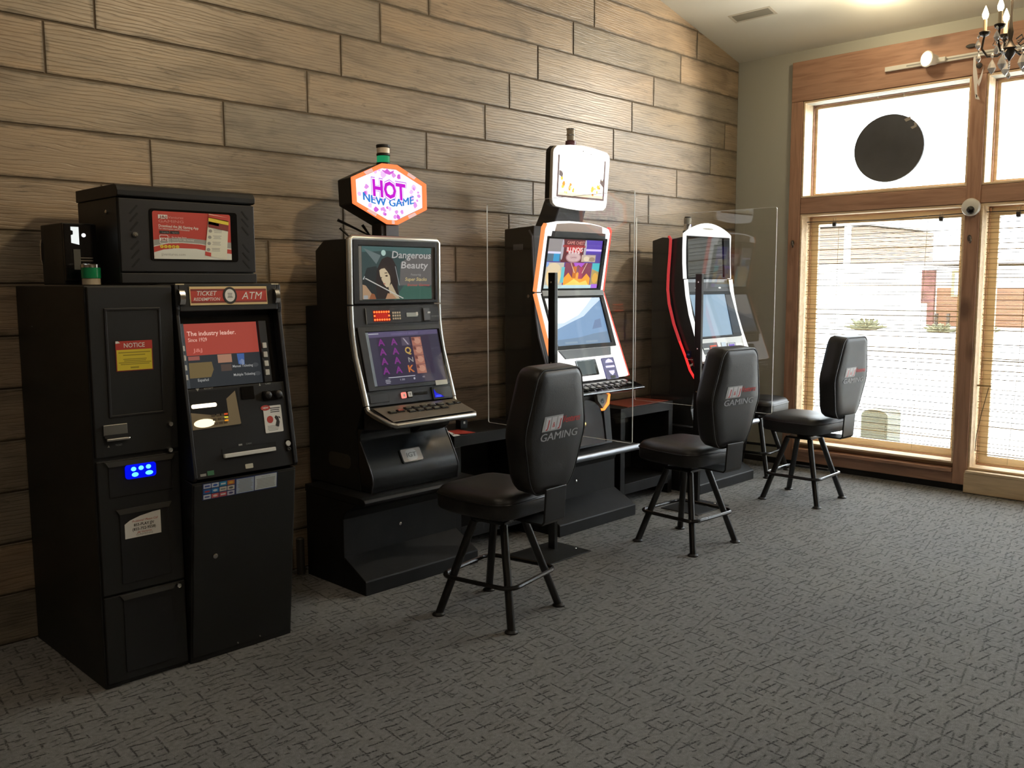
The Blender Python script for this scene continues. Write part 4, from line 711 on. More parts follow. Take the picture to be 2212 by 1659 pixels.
for u in (-.155, -.062): b.plate(ell(u, .070, .0052, .0052, 8), .0065, .009)
b.build('red_lamps', LEDR, t); pl(FB1, 'red_display', sg('red_glow', (.55, .02, .01), .8), t, -.148, .057, -.070, .083, .006, .008); pl(FB1, 'display_window', sg('red_halo', (.32, .02, .01), .5), t, -.163, .040, -.055, .099, .006, .0064)
for r in range(3):
    for q in range(4): pl(FB1, 'key', mat('cream_key', (.62, .52, .38), .4), t, -.040 + q * .0148, .048 + r * .0155, -.030 + q * .0148, .058 + r * .0155, .006, .009)
pl(FB1, 'card_slot', mat('grey_display', (.42, .46, .44), .35), t, .054, .060, .130, .082, .006, .009, .002); pl(FB1, 'slot_tab', WHITE, t, .118, .066, .133, .084, .006, .0095, .003); pl(FB1, 'bill_flap', mat('smoked_plate', (.10, .10, .105), .25), t, .168, .036, .213, .104, .006, .013, 0, .002); pl(FB1, 'flap_tab', POL, t, .196, .074, .216, .084, .0131, .0145); text(FB1, t, 'RESPONSIBLE PLAY', .229, .280, .056, .006, GREY, .0068); pl(FB1, 'panel_edge', GREY, t, -.210, .028, -.2075, .112, .006, .008)
MB(FC1.M).rim([(-.272, .080), (.276, .080), (.276, .392 + .02), (-.272, .392 + .02)], [(-.228, .100), (.266, .100), (.266, .386), (-.228, .386)], .001, .012).build('lower_bezel', BLK2, t, .002)
a = pl(FC1, 'lower_screen', sg('dim_violet_screen', (.055, .05, .085), .7), t, -.222, .103, .258, .384, .002, .004)
pic(FC1, a, [(-.222, .355), (.258, .36), (.258, .384), (-.222, .384)], (.11, .09, .18), 0); pic(FC1, a, [(-.16, .145), (.19, .145), (.19, .355), (-.16, .355)], (.04, .03, .06), 0)
PUR = sg('purple_letters', (.21, .03, .22), .9)
for u in (-.135, -.052):
    for r in range(4): text(FC1, a, 'A', u - .022, u + .022, .162 + r * .050, .034, PUR, .0052, 0, .03)
text(FC1, a, 'Q', .010, .052, .262, .034, sg('ochre_letters', (.50, .32, .08), .9), .0052, 0, .03); text(FC1, a, 'N', .022, .055, .215, .026, sg('pale_letters', (.30, .28, .26), .9), .0052, 0, .02); text(FC1, a, 'K', .010, .052, .162, .036, sg('orange_letters', (.55, .16, .04), .9), .0052, 0, .03)
pic(FC1, a, [(.0, .35), (.052, .35), (.055, .305), (-.002, .305)], (.10, .08, .12), 1); pic(FC1, a, [(.01, .345), (.018, .345), (.045, .31), (.035, .31)], (.42, .36, .42), 2)
for r in range(4): pic(FC1, a, [(.068, .150 + r * .050), (.132, .150 + r * .050), (.132, .198 + r * .050), (.068, .198 + r * .050)], (.42, .17, .12), 1); pic(FC1, a, ell(.105, .176 + r * .05, .022, .017, 10), (.55, .28, .20), 2); pic(FC1, a, [(.070, .18 + r * .05), (.09, .178 + r * .05), (.085, .196 + r * .05), (.07, .196 + r * .05)], (.18, .06, .05), 3)
lines(FC1, 'screen_print', sg('screen_white', (.5, .5, .55), .8), a, -.13, .05, (.139,), .004, .0052, .02); text(FC1, a, '1.00', -.055, -.025, .121, .010, sg('screen_white', (.5, .5, .55), .8), .0052); pg(FC1, 'screen_mark', sg('screen_white', (.5, .5, .55), .8), a, ell(.04, .126, .006, .006, 10), .0045, .0052); text(FC1, a, '45', .095, .112, .126, .008, sg('screen_white', (.5, .5, .55), .8), .0052); lines(FC1, 'screen_print', MATS['screen_white'], a, -.152, -.118, (.112, .120, .128), .003, .0052, .2); lines(FC1, 'screen_print', MATS['screen_white'], a, -.21, -.14, (.372,), .005, .0052, .1)
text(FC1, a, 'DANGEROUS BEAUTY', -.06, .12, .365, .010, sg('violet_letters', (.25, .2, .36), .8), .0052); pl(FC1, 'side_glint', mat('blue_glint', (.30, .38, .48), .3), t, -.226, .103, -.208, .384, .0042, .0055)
pl(FC1, 'cover_glass', SCRG, t, -.227, .101, .265, .385, .0112, .0115)
pl(FC1, 'cream_label', mat('cream_tag', (.70, .68, .58), .5), t, .172, .076, .256, .102, .0125, .0135, .002)
pl(FC1, 'flat_cover', BLK2, t, -.268, .018, -.148, .064, .001, .004, 0, .002); q = pl(FC1, 'lit_button', sg('red_button', (1.0, .20, .16), 1.5), t, -.066, .027, -.036, .058, .001, .008, .006); pg(FC1, 'button_mark', WHITE, q, ell(-.051, .042, .007, .009, 12), .008, .0088)
pl(FC1, 'button_surround', GLOSS, t, -.028, .026, .006, .062, .001, .004, .005); q = pl(FC1, 'white_button', KEY, t, -.024, .030, .002, .058, .004, .009, .004); text(FC1, q, 'Y', -.016, -.006, .038, .012, INK, .0095, 0, .02)
pl(FC1, 'ticket_slot', PITCH, t, .020, .036, .112, .050, .001, .003, .005); bm_ = pl(FC1, 'bill_bezel', BLK, t, .140, .000, .276, .070, .001, .010, .006); pl(FC1, 'blue_window', GLOSS, bm_, .147, .007, .270, .063, .010, .0115, .005)
pg(FC1, 'blue_light', sg('deep_blue', (.01, .01, .75), .8), bm_, [(.150, .010), (.215, .010), (.195, .022), (.165, .035), (.156, .050), (.150, .055)], .0115, .0121); lines(FC1, 'light_streak', sg('blue_streak', (.1, .15, 1.0), 1.2), bm_, .155, .20, (.013, .019), .0025, .0128, .2)
# button deck and silver trim
MB().prof([(-.53, .936), (-.565, .925), (-.735, .872), (-.742, .860), (-.735, .846), (-.56, .822), (-.50, .815), (-.50, .93)], C1 - .278, C1 + .278).build('button_deck', CHAR, t, .003)
pl(FT1, 'deck_plate', mat('bronze_plate', (.27, .235, .19), .4, .5), t, -.272, .010, .276, .178, .001, .004, 0, .001)
def deck_key(u, v, m, F=None, w=.044, h=.026):
    k = pl(F or FT1, 'deck_key', BLK2, t, u - w / 2, v - h / 2, u + w / 2, v + h / 2, .004, .010, 0, .002); MB((F or FT1).M).plate(rr(u - w / 2 + .006, v - h / 2 + .005, u + w / 2 - .006, v + h / 2 - .005, .003, 2), .0102, .013).build('key_cap', m, k)
KC = mat('olive_keycap', (.24, .235, .19), .25, .4); 
for u, v, m in [(-.205, .105, KC), (-.150, .110, mat('red_keycap', (.30, .09, .07), .25))] + [(-.090 + .054 * i, .093 - .001 * i, KC) for i in range(5)] + [(-.088 + .054 * i, .128, KC) for i in range(5)] + [(.195, .120, KC), (.246, .124, KC)]: deck_key(u, v, m)
TR = lambda P, r=.016, nm='silver_trim', m=CHROME: MB().tube(P, r, 10).build(nm, m, t, smooth=True)
L_, R_ = C1 - .292, C1 + .292
TR([(L_, -.425, 1.452), (L_, -.428, 1.775), (L_ + .012, -.428, 1.787), (R_ - .012, -.428, 1.787), (R_, -.428, 1.775), (R_, -.425, 1.452)])
for X in (L_, R_): TR([(X, -.425, 1.444), (X, -.428, 1.36), (X, -.440, 1.28), (X, -.460, 1.19), (X, -.543, .942)])
TR([(L_, -.545, .936), (L_, -.556, .915), (L_ + .004, -.60, .898), (L_ + .014, -.725, .866), (L_ + .03, -.745, .861), (R_ - .03, -.745, .861), (R_ - .014, -.725, .866), (R_ - .004, -.60, .898), (R_, -.556, .915), (R_, -.545, .936)], .014)
# belly
P = [(-.50, .815), (-.485, .80), (-.475, .78), (-.48, .755), (-.515, .70), (-.555, .63), (-.576, .585), (-.580, .55), (-.572, .52), (-.568, .497)]
MB().prof([(-.44, .82)] + P + [(-.44, .497)], C1 - .288, C1 + .288).build('belly_door', mat('belly_black', (.011, .012, .014), .24), t, .003, smooth=True)
for X in (C1 - .290, C1 + .290): TR([(X, y, z) for y, z in P[3:]], .0045, 'edge_bead', mat('edge_bead', (.10, .10, .11), .25, .6))
EF = Face(C1, -.555, .63, -.487, .742); bd = pl(EF, 'maker_badge', mat('badge_rim', (.02, .02, .02), .4), t, -.080, -.012, .062, .068, .004, .008, .010); pl(EF, 'badge_plate', mat('badge_silver', (.62, .56, .50), .3, .3), bd, -.074, -.007, .056, .063, .008, .0095, .008)
pl(EF, 'badge_patch', WHITE, bd, -.048, -.002, .024, .058, .0095, .0101, .02); [text(EF, bd, 'IGT', -.046 + q_, .020 + q_, .016, .026, GREY, .0108, .1, .0) for q_ in (-.001, .0, .001)]
MB().prof([(-.475, .805), (-.56, .822), (-.54, .79), (-.49, .762)], C1 + .05, C1 + .26).build('speaker_cowl', BLK, t, .003)
gw = MB()
for k in range(4): gw.box(C1 + .145, -.545 + .011 * k, .803 - .009 * k, C1 + .205, -.541 + .011 * k, .8045 - .009 * k)
gw.build('cowl_slits', CHAR, t)
b = MB(frame((C1 - .2931, 0, 0), (0, -1, 0), (0, 0, 1)).M); b.plate(rr(.20, .60, .40, .675, .03), 0, .002); b.build('side_plate', mat('dull_plate', (.055, .052, .045), .35), t)
# topper sign
HF = Face(C1, -.40, 1.86, -.38, 2.2); HX = lambda k, dy=0: [(-.245 * k[0], .100 + dy), (-.035, .160 - .155 * k[1]), (.035, .160 - .155 * k[1]), (.238 * k[0], .093 + dy), (.243 * k[0], .230), (.05, .160 + .157 * k[1]), (-.05, .160 + .157 * k[1]), (-.245 * k[0], .232)]
MB(HF.M).plate(HX((1.0, 1.0)), -.115, 0).build('topper_case', BLK, t, .006)
O_ = HX((1.0, 1.0)); I_ = [(u * .905, .160 + (v - .160) * .86) for u, v in O_]; NEON = sg('orange_neon', (1.0, .20, .06), 1.35); NEONP = sg('pale_neon', (.9, .55, .5), .9)
MB(HF.M).rim(O_, I_, .0005, .016).build('neon_ring', NEON, t, .004)
for a_, b_ in ((6, 7), (4, 5), (2, 3), (1, 2), (0, 1)):
    p, q = Vector(O_[a_]), Vector(O_[b_]); pp, qq = Vector(I_[a_]), Vector(I_[b_]); f0, f1 = .35, .65
    c4 = [p.lerp(q, f0), p.lerp(q, f1), qq.lerp(pp, 1 - f1), qq.lerp(pp, 1 - f0)]; c4 = [v.lerp(sum(c4, Vector((0, 0))) / 4, .12) for v in c4]; pg(HF, 'neon_tube', NEONP, t, [(v.x, v.y) for v in c4], .0162, .0172)
a = pg(HF, 'topper_face', sg('topper_white', (1.0, .95, 1.0), 1.12), t, [(u * .985, .160 + (v - .160) * .985) for u, v in I_], .001, .006)
LIL = [sg('lilac_a', (.75, .30, .80), 1.0), sg('lilac_b', (.85, .55, .92), 1.0), sg('lilac_c', (.70, .12, .72), .9)]
rnd = random.Random(3)
for i in range(120):
    u, v = rnd.uniform(-.21, .20), rnd.uniform(.035, .285)
    if abs(u) / .21 + abs(v - .16) / .19 > 1.02 or (abs(u) < .14 and .10 < v < .25): continue
    r = rnd.uniform(.008, .02); pg(HF, 'petal', rnd.choice(LIL), a, [(u + r * rnd.uniform(.5, 1.1) * math.cos(q * PI / 3.5), v + r * rnd.uniform(.5, 1.1) * math.sin(q * PI / 3.5)) for q in range(7)], .006, .0064 + .00002 * i)
text(HF, a, 'HOT', -.124, .108, .143, .094, sg('lilac_outline', (.55, .25, .80), 1.0), .0090, 0, .075, skew=-.06); text(HF, a, 'HOT', -.120, .104, .146, .088, sg('topper_white', (1, 1, 1), 1.1), .0094, 0, .055, skew=-.06); text(HF, a, 'HOT', -.116, .100, .149, .082, sg('magenta_letters', (.55, .0, .62), 1.0), .0098, 0, .035, skew=-.06)
pl(HF, 'violet_shade', sg('violet_shade', (.16, .0, .55), 1.0), a, -.09, .0, -.09, .0, .0, .0) if 0 else None
for q_ in (-.0022, .0, .0022): text(HF, a, 'NEW GAME', -.178 + q_, .152 + q_, .122 + abs(q_) * .3, .040, sg('blue_letters', (.02, .20, .62), 1.0), .0092 + q_ * .05, 0, 0, arc=-.024)
pg(HF, 'petal', LIL[2], a, [(-.05, .285), (-.03, .268), (.0, .262), (.025, .275), (.03, .288), (.005, .278), (-.015, .292), (-.03, .281)], .006, .0088)
MB().prof([(-.30, 1.79), (-.385, 1.79), (-.38, 1.875), (-.30, 1.875)], C1 - .055, C1 + .06).build('topper_neck', BLK2, t, .004); MB().prof([(-.386, 1.80), (-.392, 1.80), (-.392, 1.862), (-.386, 1.862)], C1 - .03, C1 + .055).build('neck_plate', mat('grey_neck', (.12, .12, .13), .3, .4), t, .002)
for p, q in (((C1 - .24, -.26, 1.885), (C1 - .05, -.31, 1.80)), ((C1 - .235, -.27, 1.845), (C1 - .18, -.30, 1.785)), ((C1 - .10, -.28, 1.865), (C1 - .05, -.3, 1.79))): MB().tube([p, q], .008, 6, r2=.004).build('topper_strut', BLK, t)
M = Matrix.Translation((C1 + .005, -.335, 2.17)); q = .034
for nm, z0, z1, m, r in (('lamp_base', 0, .02, BLK, q + .003), ('green_lens', .021, .054, sg('green_lamp', (.02, .42, .16), .55), q), ('lamp_band', .055, .066, BLK, q + .002), ('white_lens', .067, .096, mat('white_lens', (.80, .74, .62), .3), q), ('lamp_cap', .097, .112, BLK, q + .003)): MB(M).lathe([(r, z0), (r, z1)], 20).build(nm, m, t, .002, smooth=True)
# ------------------------------------------------------------------ machine two: white glowing front, tilted head screen
t = thing('gaming_machine', 'gaming machine with white glowing front, orange side strips and tall head screen', 'gaming machine', (C2, -.35, .4955))
MB().prof([(-.08, Z0), (-.08, 1.900), (-.34, 1.912), (-.335, 1.85), (-.356, 1.45), (-.375, 1.24), (-.47, 1.02), (-.46, .86), (-.43, .8), (-.46, Z0)], C2 - .30, C2 + .30).build('cabinet', BLK, t, .005)
SE = mat('side_seam', (.075, .075, .08), .35)
MB().tube([(C2 - .302, -.30, 1.885), (C2 - .302, -.325, 1.85), (C2 - .302, -.345, 1.5), (C2 - .302, -.355, 1.35), (C2 - .302, -.38, 1.22), (C2 - .302, -.45, 1.03), (C2 - .302, -.46, .96)], .007, 6).build('side_rail', SE, t)
pl(frame((C2 - .3005, -.19, 1.78), (0, -1, 0), (0, 0, 1)), 'rating_plate', mat('grey_plate', (.13, .13, .135), .4), t, -.03, -.014, .055, .022, 0, .0015); MB(Matrix.Translation((C2 - .3005, -.30, 1.475)) @ Matrix.Rotation(-PI / 2, 4, 'Y')).lathe([(.011, 0), (.011, .012), (0, .014)], 12).build('lock', POL, t, smooth=True)
UP = Face(C2, -.39, 1.50, -.458, 1.90); LW = Face(C2, -.602, .93, -.39, 1.497)
GW = sg('white_led_front', (1.0, .97, .95), 1.7); GO = sg('orange_strip', (1.0, .30, .10), 1.35); GR = sg('red_strip', (1.0, .10, .07), 1.5); LV = mat('lilac_panel', (.10, .08, .30), .3)
arch = [(-.325, .001), (.325, .001), (.318, .385), (.30, .412), (.20, .432), (.08, .444), (-.08, .446), (-.20, .440), (-.295, .424), (-.318, .40)]
MB(UP.M).plate(arch, -.035, .0).build('upper_front', GW, t, .010, seg=3)
MB(LW.M).plate([(-.345, .02), (.345, .02), (.325, LW.L), (-.325, LW.L)], -.035, 0).build('lower_front', GW, t, .006)
for sgn, m, nm in ((-1, GO, 'orange_strip'), (1, GR, 'red_strip')):
    b = MB(UP.M); e = [(sgn * .3265, .001), (sgn * .338, .001), (sgn * .331, .40), (sgn * .315, .424), (sgn * .306, .424), (sgn * .3195, .39)]; e = e if sgn > 0 else e[::-1]; b.plate(e, -.028, -.003); o1 = b.build(nm, m, t)
    b = MB(LW.M); e = [(sgn * .3465, .02), (sgn * .357, .02), (sgn * .338, LW.L), (sgn * .3265, LW.L)]; e = e if sgn > 0 else e[::-1]; b.plate(e, -.028, -.003); b.build(nm, m, t)
pg(UP, 'brow_panel', mat('warm_grey_brow', (.55, .42, .36), .4), t, [(-.235, .382), (.228, .385), (.215, .425), (.10, .436), (-.10, .436), (-.225, .426)], .0005, .004)
pg(UP, 'visor', CHAR, t, [(-.262, .348), (.232, .352), (.228, .384), (-.258, .382)], .001, .030)
MB(UP.M).rim([(-.298, .004), (.278, .004), (.278, .350), (-.298, .350)], [(-.288, .024), (.244, .024), (.244, .336), (-.288, .336)], .001, .014).build('upper_bezel', BEZ, t, .002)
a = pl(UP, 'upper_screen', sg('menu_violet', (.10, .06, .30), 1.2), t, -.288, .024, .243, .336, .001, .003)
def pk(F, par, P, c, lay, s=1.2): return pg(F, 'picture_patch', sg('p%s%s' % (tuple(round(q, 3) for q in c), s), c, s), par, P, .003 + .0003 * lay, .0033 + .0003 * lay)
Rr = lambda a0, b0, c0, d0: [(a0, b0), (c0, b0), (c0, d0), (a0, d0)]
for P, c, l in ((Rr(-.288, .25, -.13, .336), (.30, .27, .27), 0), (Rr(-.288, .243, -.14, .256), (.75, .72, .95), 1), (Rr(-.288, .195, -.15, .243), (.10, .16, .22), 0), (Rr(-.22, .195, -.165, .243), (.05, .32, .60), 1), (Rr(.085, .25, .243, .336), (.11, .06, .42), 0), (Rr(.085, .265, .243, .278), (.65, .50, 1.0), 1), (Rr(-.15, .19, .08, .336), (.13, .03, .035), 1), (Rr(-.145, .285, .075, .300), (.35, .03, .03), 2),
    (Rr(-.288, .03, -.11, .188), (.55, .50, .42), 1), (ell(-.20, .10, .07, .075, 16), (.85, .62, .30), 2), (ell(-.205, .15, .062, .035, 14), (.75, .60, .40), 3), (ell(-.20, .075, .05, .04, 12), (.95, .80, .55), 3), (Rr(-.288, .16, -.255, .19), (.25, .40, .75), 2), (Rr(-.13, .06, -.10, .16), (.15, .55, .60), 2), (Rr(-.10, .045, .16, .188), (.24, .05, .09), 1), ([(-.10, .045), (.16, .045), (.16, .09), (.12, .12), (.08, .085), (.03, .13), (-.02, .09), (-.06, .125), (-.10, .09)], (.95, .38, .04), 2), ([(-.09, .045), (.15, .045), (.12, .075), (.06, .06), (.0, .085), (-.05, .06)], (1.0, .70, .15), 3), (Rr(-.02, .09, .015, .165), (.62, .18, .03), 3), (Rr(.04, .085, .08, .16), (.42, .06, .12), 3), ([(-.05, .188), (-.045, .188), (.0, .125), (-.005, .122)], (.8, .6, .4), 4), ([(.11, .188), (.115, .188), (.075, .12), (.07, .122)], (.8, .6, .4), 4), ([(-.02, .188), (.09, .188), (.06, .16), (.03, .175), (.0, .16)], (.45, .10, .62), 2),
    (Rr(.168, .045, .243, .188), (.45, .33, .12), 1), ([(.17, .15), (.243, .13), (.243, .188), (.17, .188)], (.08, .50, .55), 2), (ell(.21, .09, .03, .035, 10), (.75, .42, .08), 2), (Rr(-.288, .024, .18, .045), (.55, .75, .80), 1), (Rr(.18, .024, .243, .05), (.42, .16, .75), 2), (Rr(.05, .195, .19, .24), (.55, .42, .33), 2), (ell(.10, .215, .03, .016, 12), (.75, .62, .45), 3), (ell(.155, .212, .03, .014, 12), (.35, .24, .16), 3), (ell(-.03, .222, .075, .034, 20), (.42, .22, .24), 3), (ell(-.03, .222, .066, .027, 20), (.62, .42, .42), 4)): pk(UP, a, P, c, l)
pk(UP, a, [(.075 + .012 * math.cos(q), .27 + .066 * math.sin(q)) for q in [2 * PI * i / 14 for i in range(14)]], (.45, .42, .48), 2); pk(UP, a, [(-.145 + .012 * math.cos(q), .27 + .066 * math.sin(q)) for q in [2 * PI * i / 14 for i in range(14)]], (.45, .42, .48), 2)
WT = sg('bright_letters', (1, .92, .88), 1.2); pl(UP, 'name_band', sg('red_name_band', (.62, .03, .03), 1.1), a, -.105, .254, .045, .287, .0042, .0045); text(UP, a, 'GAME CHEST', -.108, .060, .305, .020, sg('pink_letters', (1, .42, .36), 1.1), .0052, 0, .0); text(UP, a, 'ILLINOIS', -.104, .050, .260, .026, WT, .0056, 0, .008)
text(UP, a, 'GAMES', -.062, .002, .217, .010, sg('dark_letters', (.25, .06, .08), 1.0), .0056)
for q in range(4): pk(UP, a, [(x, y) for x, y in ell(-.075 + q * .03, .252, .011, .009, 10)], (.75, .55, .55), 5)
MB(LW.M).rim([(-.300, .225), (.285, .225), (.300, LW.L - .008), (-.300, LW.L - .008)], [(-.282, .250), (.245, .250), (.262, .565), (-.285, .565)], .001, .014).build('lower_bezel', BEZ, t, .002); pg(LW, 'waist_bar', mat('waist_grey', (.085, .10, .105), .3), t, [(-.300, .575), (.300, .575), (.300, .612), (-.300, .612)], .0145, .020)
a = pg(LW, 'lower_screen', sg('sky_screen', (.22, .36, .58), 1.1), t, [(-.282, .250), (.245, .250), (.262, .565), (-.285, .565)], .001, .003)
for P, c, l, s in (([(-.285, .36), (-.24, .36), (-.1, .40), (.05, .44), (.16, .50), (.262, .55), (.262, .565), (-.285, .565)], (.62, .75, .95), 0, 1.2), ([(-.285, .40), (-.16, .40), (.0, .45), (.10, .51), (.18, .565), (-.285, .565)], (1.0, 1.0, 1.0), 1, 1.5), ([(-.282, .25), (.245, .25), (.25, .33), (.1, .32), (-.05, .30), (-.283, .29)], (.20, .30, .44), 0, 1.0), ([(.10, .35), (.20, .36), (.21, .42), (.15, .41)], (.18, .27, .46), 1, 1.0), (Rr(-.20, .262, -.08, .275), (.28, .38, .50), 1, 1.0), (Rr(.0, .262, .12, .275), (.28, .38, .50), 1, 1.0)): pk(LW, a, P, c, l, s)
pg(LW, 'apron', mat('slate_apron', (.07, .075, .08), .35), t, [(-.24, .165), (.205, .168), (.222, .222), (-.285, .222)], .001, .012)
a = pl(LW, 'info_screen_bezel', GLOSS, t, -.155, .045, .040, .150, .001, .008, .006); pl(LW, 'info_screen', sg('dim_green_grey', (.10, .125, .125), .9), a, -.145, .055, .012, .142, .008, .0095)
a = pl(LW, 'bill_acceptor', LV, t, .100, .005, .222, .150, .001, .010, .008); LIL2 = sg('lilac_light', (.75, .70, 1.0), 1.4)
pg(LW, 'light_arrow', LIL2, a, [(.125, .115), (.205, .115), (.195, .132), (.165, .142), (.135, .130)], .010, .0112); pg(LW, 'light_bar', LIL2, a, rr(.118, .082, .208, .096, .005), .010, .0112); pg(LW, 'light_arrow', LIL2, a, [(.138, .062), (.195, .062), (.19, .045), (.165, .030), (.145, .045)], .010, .0112); pl(LW, 'dark_notch', GLOSS, a, .140, .008, .19, .028, .010, .011)
TF = Face(C2, -.70, .893, -.595, .925)
MB().prof([(-.48, .945), (-.60, .922), (-.715, .886), (-.718, .872), (-.60, .84), (-.50, .82), (-.46, .86)], C2 - .345, C2 + .352).build('button_deck', GLOSS, t, .004)
MB().tube([(C2 - .345, -.717, .878), (C2 + .352, -.717, .878)], .003, 6).build('deck_edge', FBM, t)
PK = mat('pale_keycap', (.45, .45, .46), .25)
for i in range(9):
    for r in range(2): deck_key(-.25 + i * .062, .030 + r * .040, PK, TF, .044, .026)
# chin: pale wings with neon edges around a dark arched door
CF = Face(C2, -.545, .50, -.475, .84)
MB().prof([(-.42, .84), (-.465, .825), (-.47, .75), (-.495, .62), (-.53, Z0), (-.42, Z0)], C2 - .26, C2 + .26).build('belly_door', BLK2, t, .004)
for s_ in (-1, 1):
    w_ = pg(CF, 'chin_wing', mat('pale_wing', (.52, .52, .50), .3), t, [(s_ * .12, .335), (s_ * .255, .345), (s_ * .215, .265), (s_ * .165, .235), (s_ * .12, .29)], .004, .030); e = [(s_ * .262, .347), (s_ * .250, .347), (s_ * .208, .272), (s_ * .163, .238), (s_ * .167, .222), (s_ * .225, .258)]; pg(CF, 'neon_edge', sg('amber_neon', (1.0, .28, .05), 2.2), w_, e, .006, .036)
    pg(CF, 'neon_edge', GR, w_, [(s_ * .262, .349), (s_ * .12, .338), (s_ * .12, .346), (s_ * .262, .360)], .006, .036); MB(CF.M @ Matrix.Translation((s_ * .165, .285, .030))).lathe([(.016, 0), (.016, .003), (.008, .004), (0, .001)], 14).build('speaker_port', GLOSS, w_, smooth=True)
    pg(CF, 'side_fin', CHAR, t, [(s_ * .165, .218), (s_ * .235, .262), (s_ * .205, .02), (s_ * .15, .02)], .004, .028)
pg(CF, 'arched_door', mat('dark_red_gloss', (.014, .003, .003), .22, spec=.25), t, [(-.13, .02), (.13, .02), (.135, .20)] + [(.135 * math.cos(q), .20 + .105 * math.sin(q)) for q in [PI * i / 10 for i in range(1, 10)]] + [(-.135, .20)], .020, .032)
MB(CF.M @ Matrix.Translation((-.06, .155, .032))).lathe([(.014, 0), (.014, .012), (.006, .016), (0, .016)], 14).build('brass_lock', mat('brass', (.70, .52, .22), .25, 1.0), t, smooth=True)
# head screen on a curved neck
MB().prof([(-.20, 1.912), (-.37, 1.912), (-.40, 2.0), (-.425, 2.06), (-.425, 2.30), (-.37, 2.30), (-.33, 2.17), (-.25, 2.0)], C2 - .15, C2 + .12).build('head_neck', BLK2, t, .008)
HD = Face(C2, -.462, 2.04, -.484, 2.38)
ho = [(-.225, -.012), (-.12, -.022), (.0, -.027), (.12, -.024), (.234, -.014), (.256, .006), (.262, .03), (.270, .31), (.262, .335), (.237, .352), (.12, .366), (-.0, .372), (-.12, .366), (-.237, .350), (-.262, .33), (-.268, .31), (-.260, .03), (-.250, .004)]
MB(HD.M).plate(ho, -.075, -.036).build('head_back', BLK, t, .008); MB(HD.M).plate(ho, -.0355, -.012).build('head_rim', mat('cream_rim', (.55, .50, .42), .4), t, .004)
MB(HD.M).plate(ho, -.0115, .002).build('head_front', sg('white_head', (1, .98, .96), 1.7), t, .006)
HS = mat('umber_shadow', (.16, .055, .03), .3)
pl(HD, 'screen_surround', HS, t, -.235, .045, .222, .296, .002, .006)
a = pl(HD, 'head_screen', sg('white_head_screen', (1.0, .97, .90), 1.8), t, -.225, .057, .205, .296, .006, .008)
AM = [(1.0, .62, .08), (1.0, .80, .25), (.85, .35, .05)]
rnd = random.Random(5)
for i in range(22):
    s_ = -1 if i % 2 else 1; u = s_ * rnd.uniform(.08, .20); v = .075 + rnd.uniform(.0, .09) * (abs(u) / .2); r = rnd.uniform(.008, .018); c = AM[i % 3]
    pg(HD, 'flame_patch', sg('amber%d' % (i % 3), c, 1.2), a, [(min(.2, max(-.22, u + r * math.cos(q * PI / 3) * rnd.uniform(.6, 1.1))), v + r * math.sin(q * PI / 3) * rnd.uniform(.6, 1.2)) for q in range(6)], .008, .0083 + .00002 * i)
pg(HD, 'brown_patch', HS, a, [(-.225, .175), (-.195, .165), (-.19, .185), (-.20, .20), (-.225, .205)], .008, .0088); pg(HD, 'brown_patch', HS, a, [(.170, .155), (.205, .13), (.205, .185), (.192, .165), (.178, .185)], .008, .0088); pl(HD, 'pale_band', sg('cream_band', (1, .85, .6), 1.2), a, -.225, .057, .205, .075, .008, .0082)
M = Matrix.Translation((C2 - .07, -.44, 2.408))
for nm, z0, z1, m, r in (('lamp_base', 0, .03, mat('plum_base', (.16, .07, .08), .25), .034), ('clear_lens', .031, .062, mat('cream_lens', (.52, .46, .36), .2), .025), ('lamp_band', .0625, .069, POL, .030), ('clear_lens', .0695, .098, MATS['cream_lens'], .025), ('lamp_cap', .0985, .106, POL, .029)): MB(M).lathe([(r, z0), (r, z1)], 18).build(nm, m, t, .002, smooth=True)
pg(HD, 'brow_mark', GREY, t, [(-.01, .335), (.0, .335), (.005, .342), (-.005, .342)], .002, .0026); pg(HD, 'brow_mark', GREY, t, [(.07, .325), (.078, .325), (.08, .330), (.072, .330)], .002, .0026)

# ------------------------------------------------------------------ machine three: curved white frame, red side line
t = thing('gaming_machine', 'gaming machine with arched white frame and red side line, nearest the windows', 'gaming machine', (C3, -.35, .4955))
SP = [(-.225, 1.905), (-.285, 1.90), (-.301, 1.88), (-.296, 1.78), (-.284, 1.62), (-.281, 1.507), (-.295, 1.40), (-.340, 1.249), (-.395, 1.12), (-.447, 1.011), (-.489, .91), (-.530, .855), (-.595, .805)]
MB().prof([(-.135, Z0), (-.135, 1.872), (-.225, 1.895), (-.285, 1.89), (-.295, 1.87), (-.276, 1.507), (-.335, 1.249), (-.44, 1.011), (-.482, .91), (-.523, .855), (-.585, .805), (-.52, .74), (-.50, .62), (-.53, Z0)], C3 - .325, C3 + .325).build('cabinet', BLK, t, .004)
for X, nm in ((C3 - .327, 'red_side_line'), (C3 + .327, 'red_side_line')):
    MB().tube([(X, y, z) for y, z in SP[1:9]], .011, 8).build(nm, sg('dull_red_line', (.75, .055, .06), .75), t, smooth=True); MB().tube([(X, y, z) for y, z in SP[8:]], .009, 8).build(nm, sg('bright_red_line', (1.0, .03, .03), 1.5), t, smooth=True)
FR = [(-.412, 1.915), (-.410, 1.80), (-.412, 1.70), (-.420, 1.585), (-.437, 1.46), (-.470, 1.32), (-.515, 1.19), (-.560, 1.075), (-.60, .985)]
MB().prof([(-.26, 1.875), (-.385, 1.895)] + [(y + .012, z) for y, z in FR] + [(-.60, .93), (-.50, .93), (-.44, 1.02), (-.335, 1.255), (-.28, 1.5)], C3 - .296, C3 + .296).build('screen_body', mat('smoked_side', (.022, .023, .026), .12), t, .003)
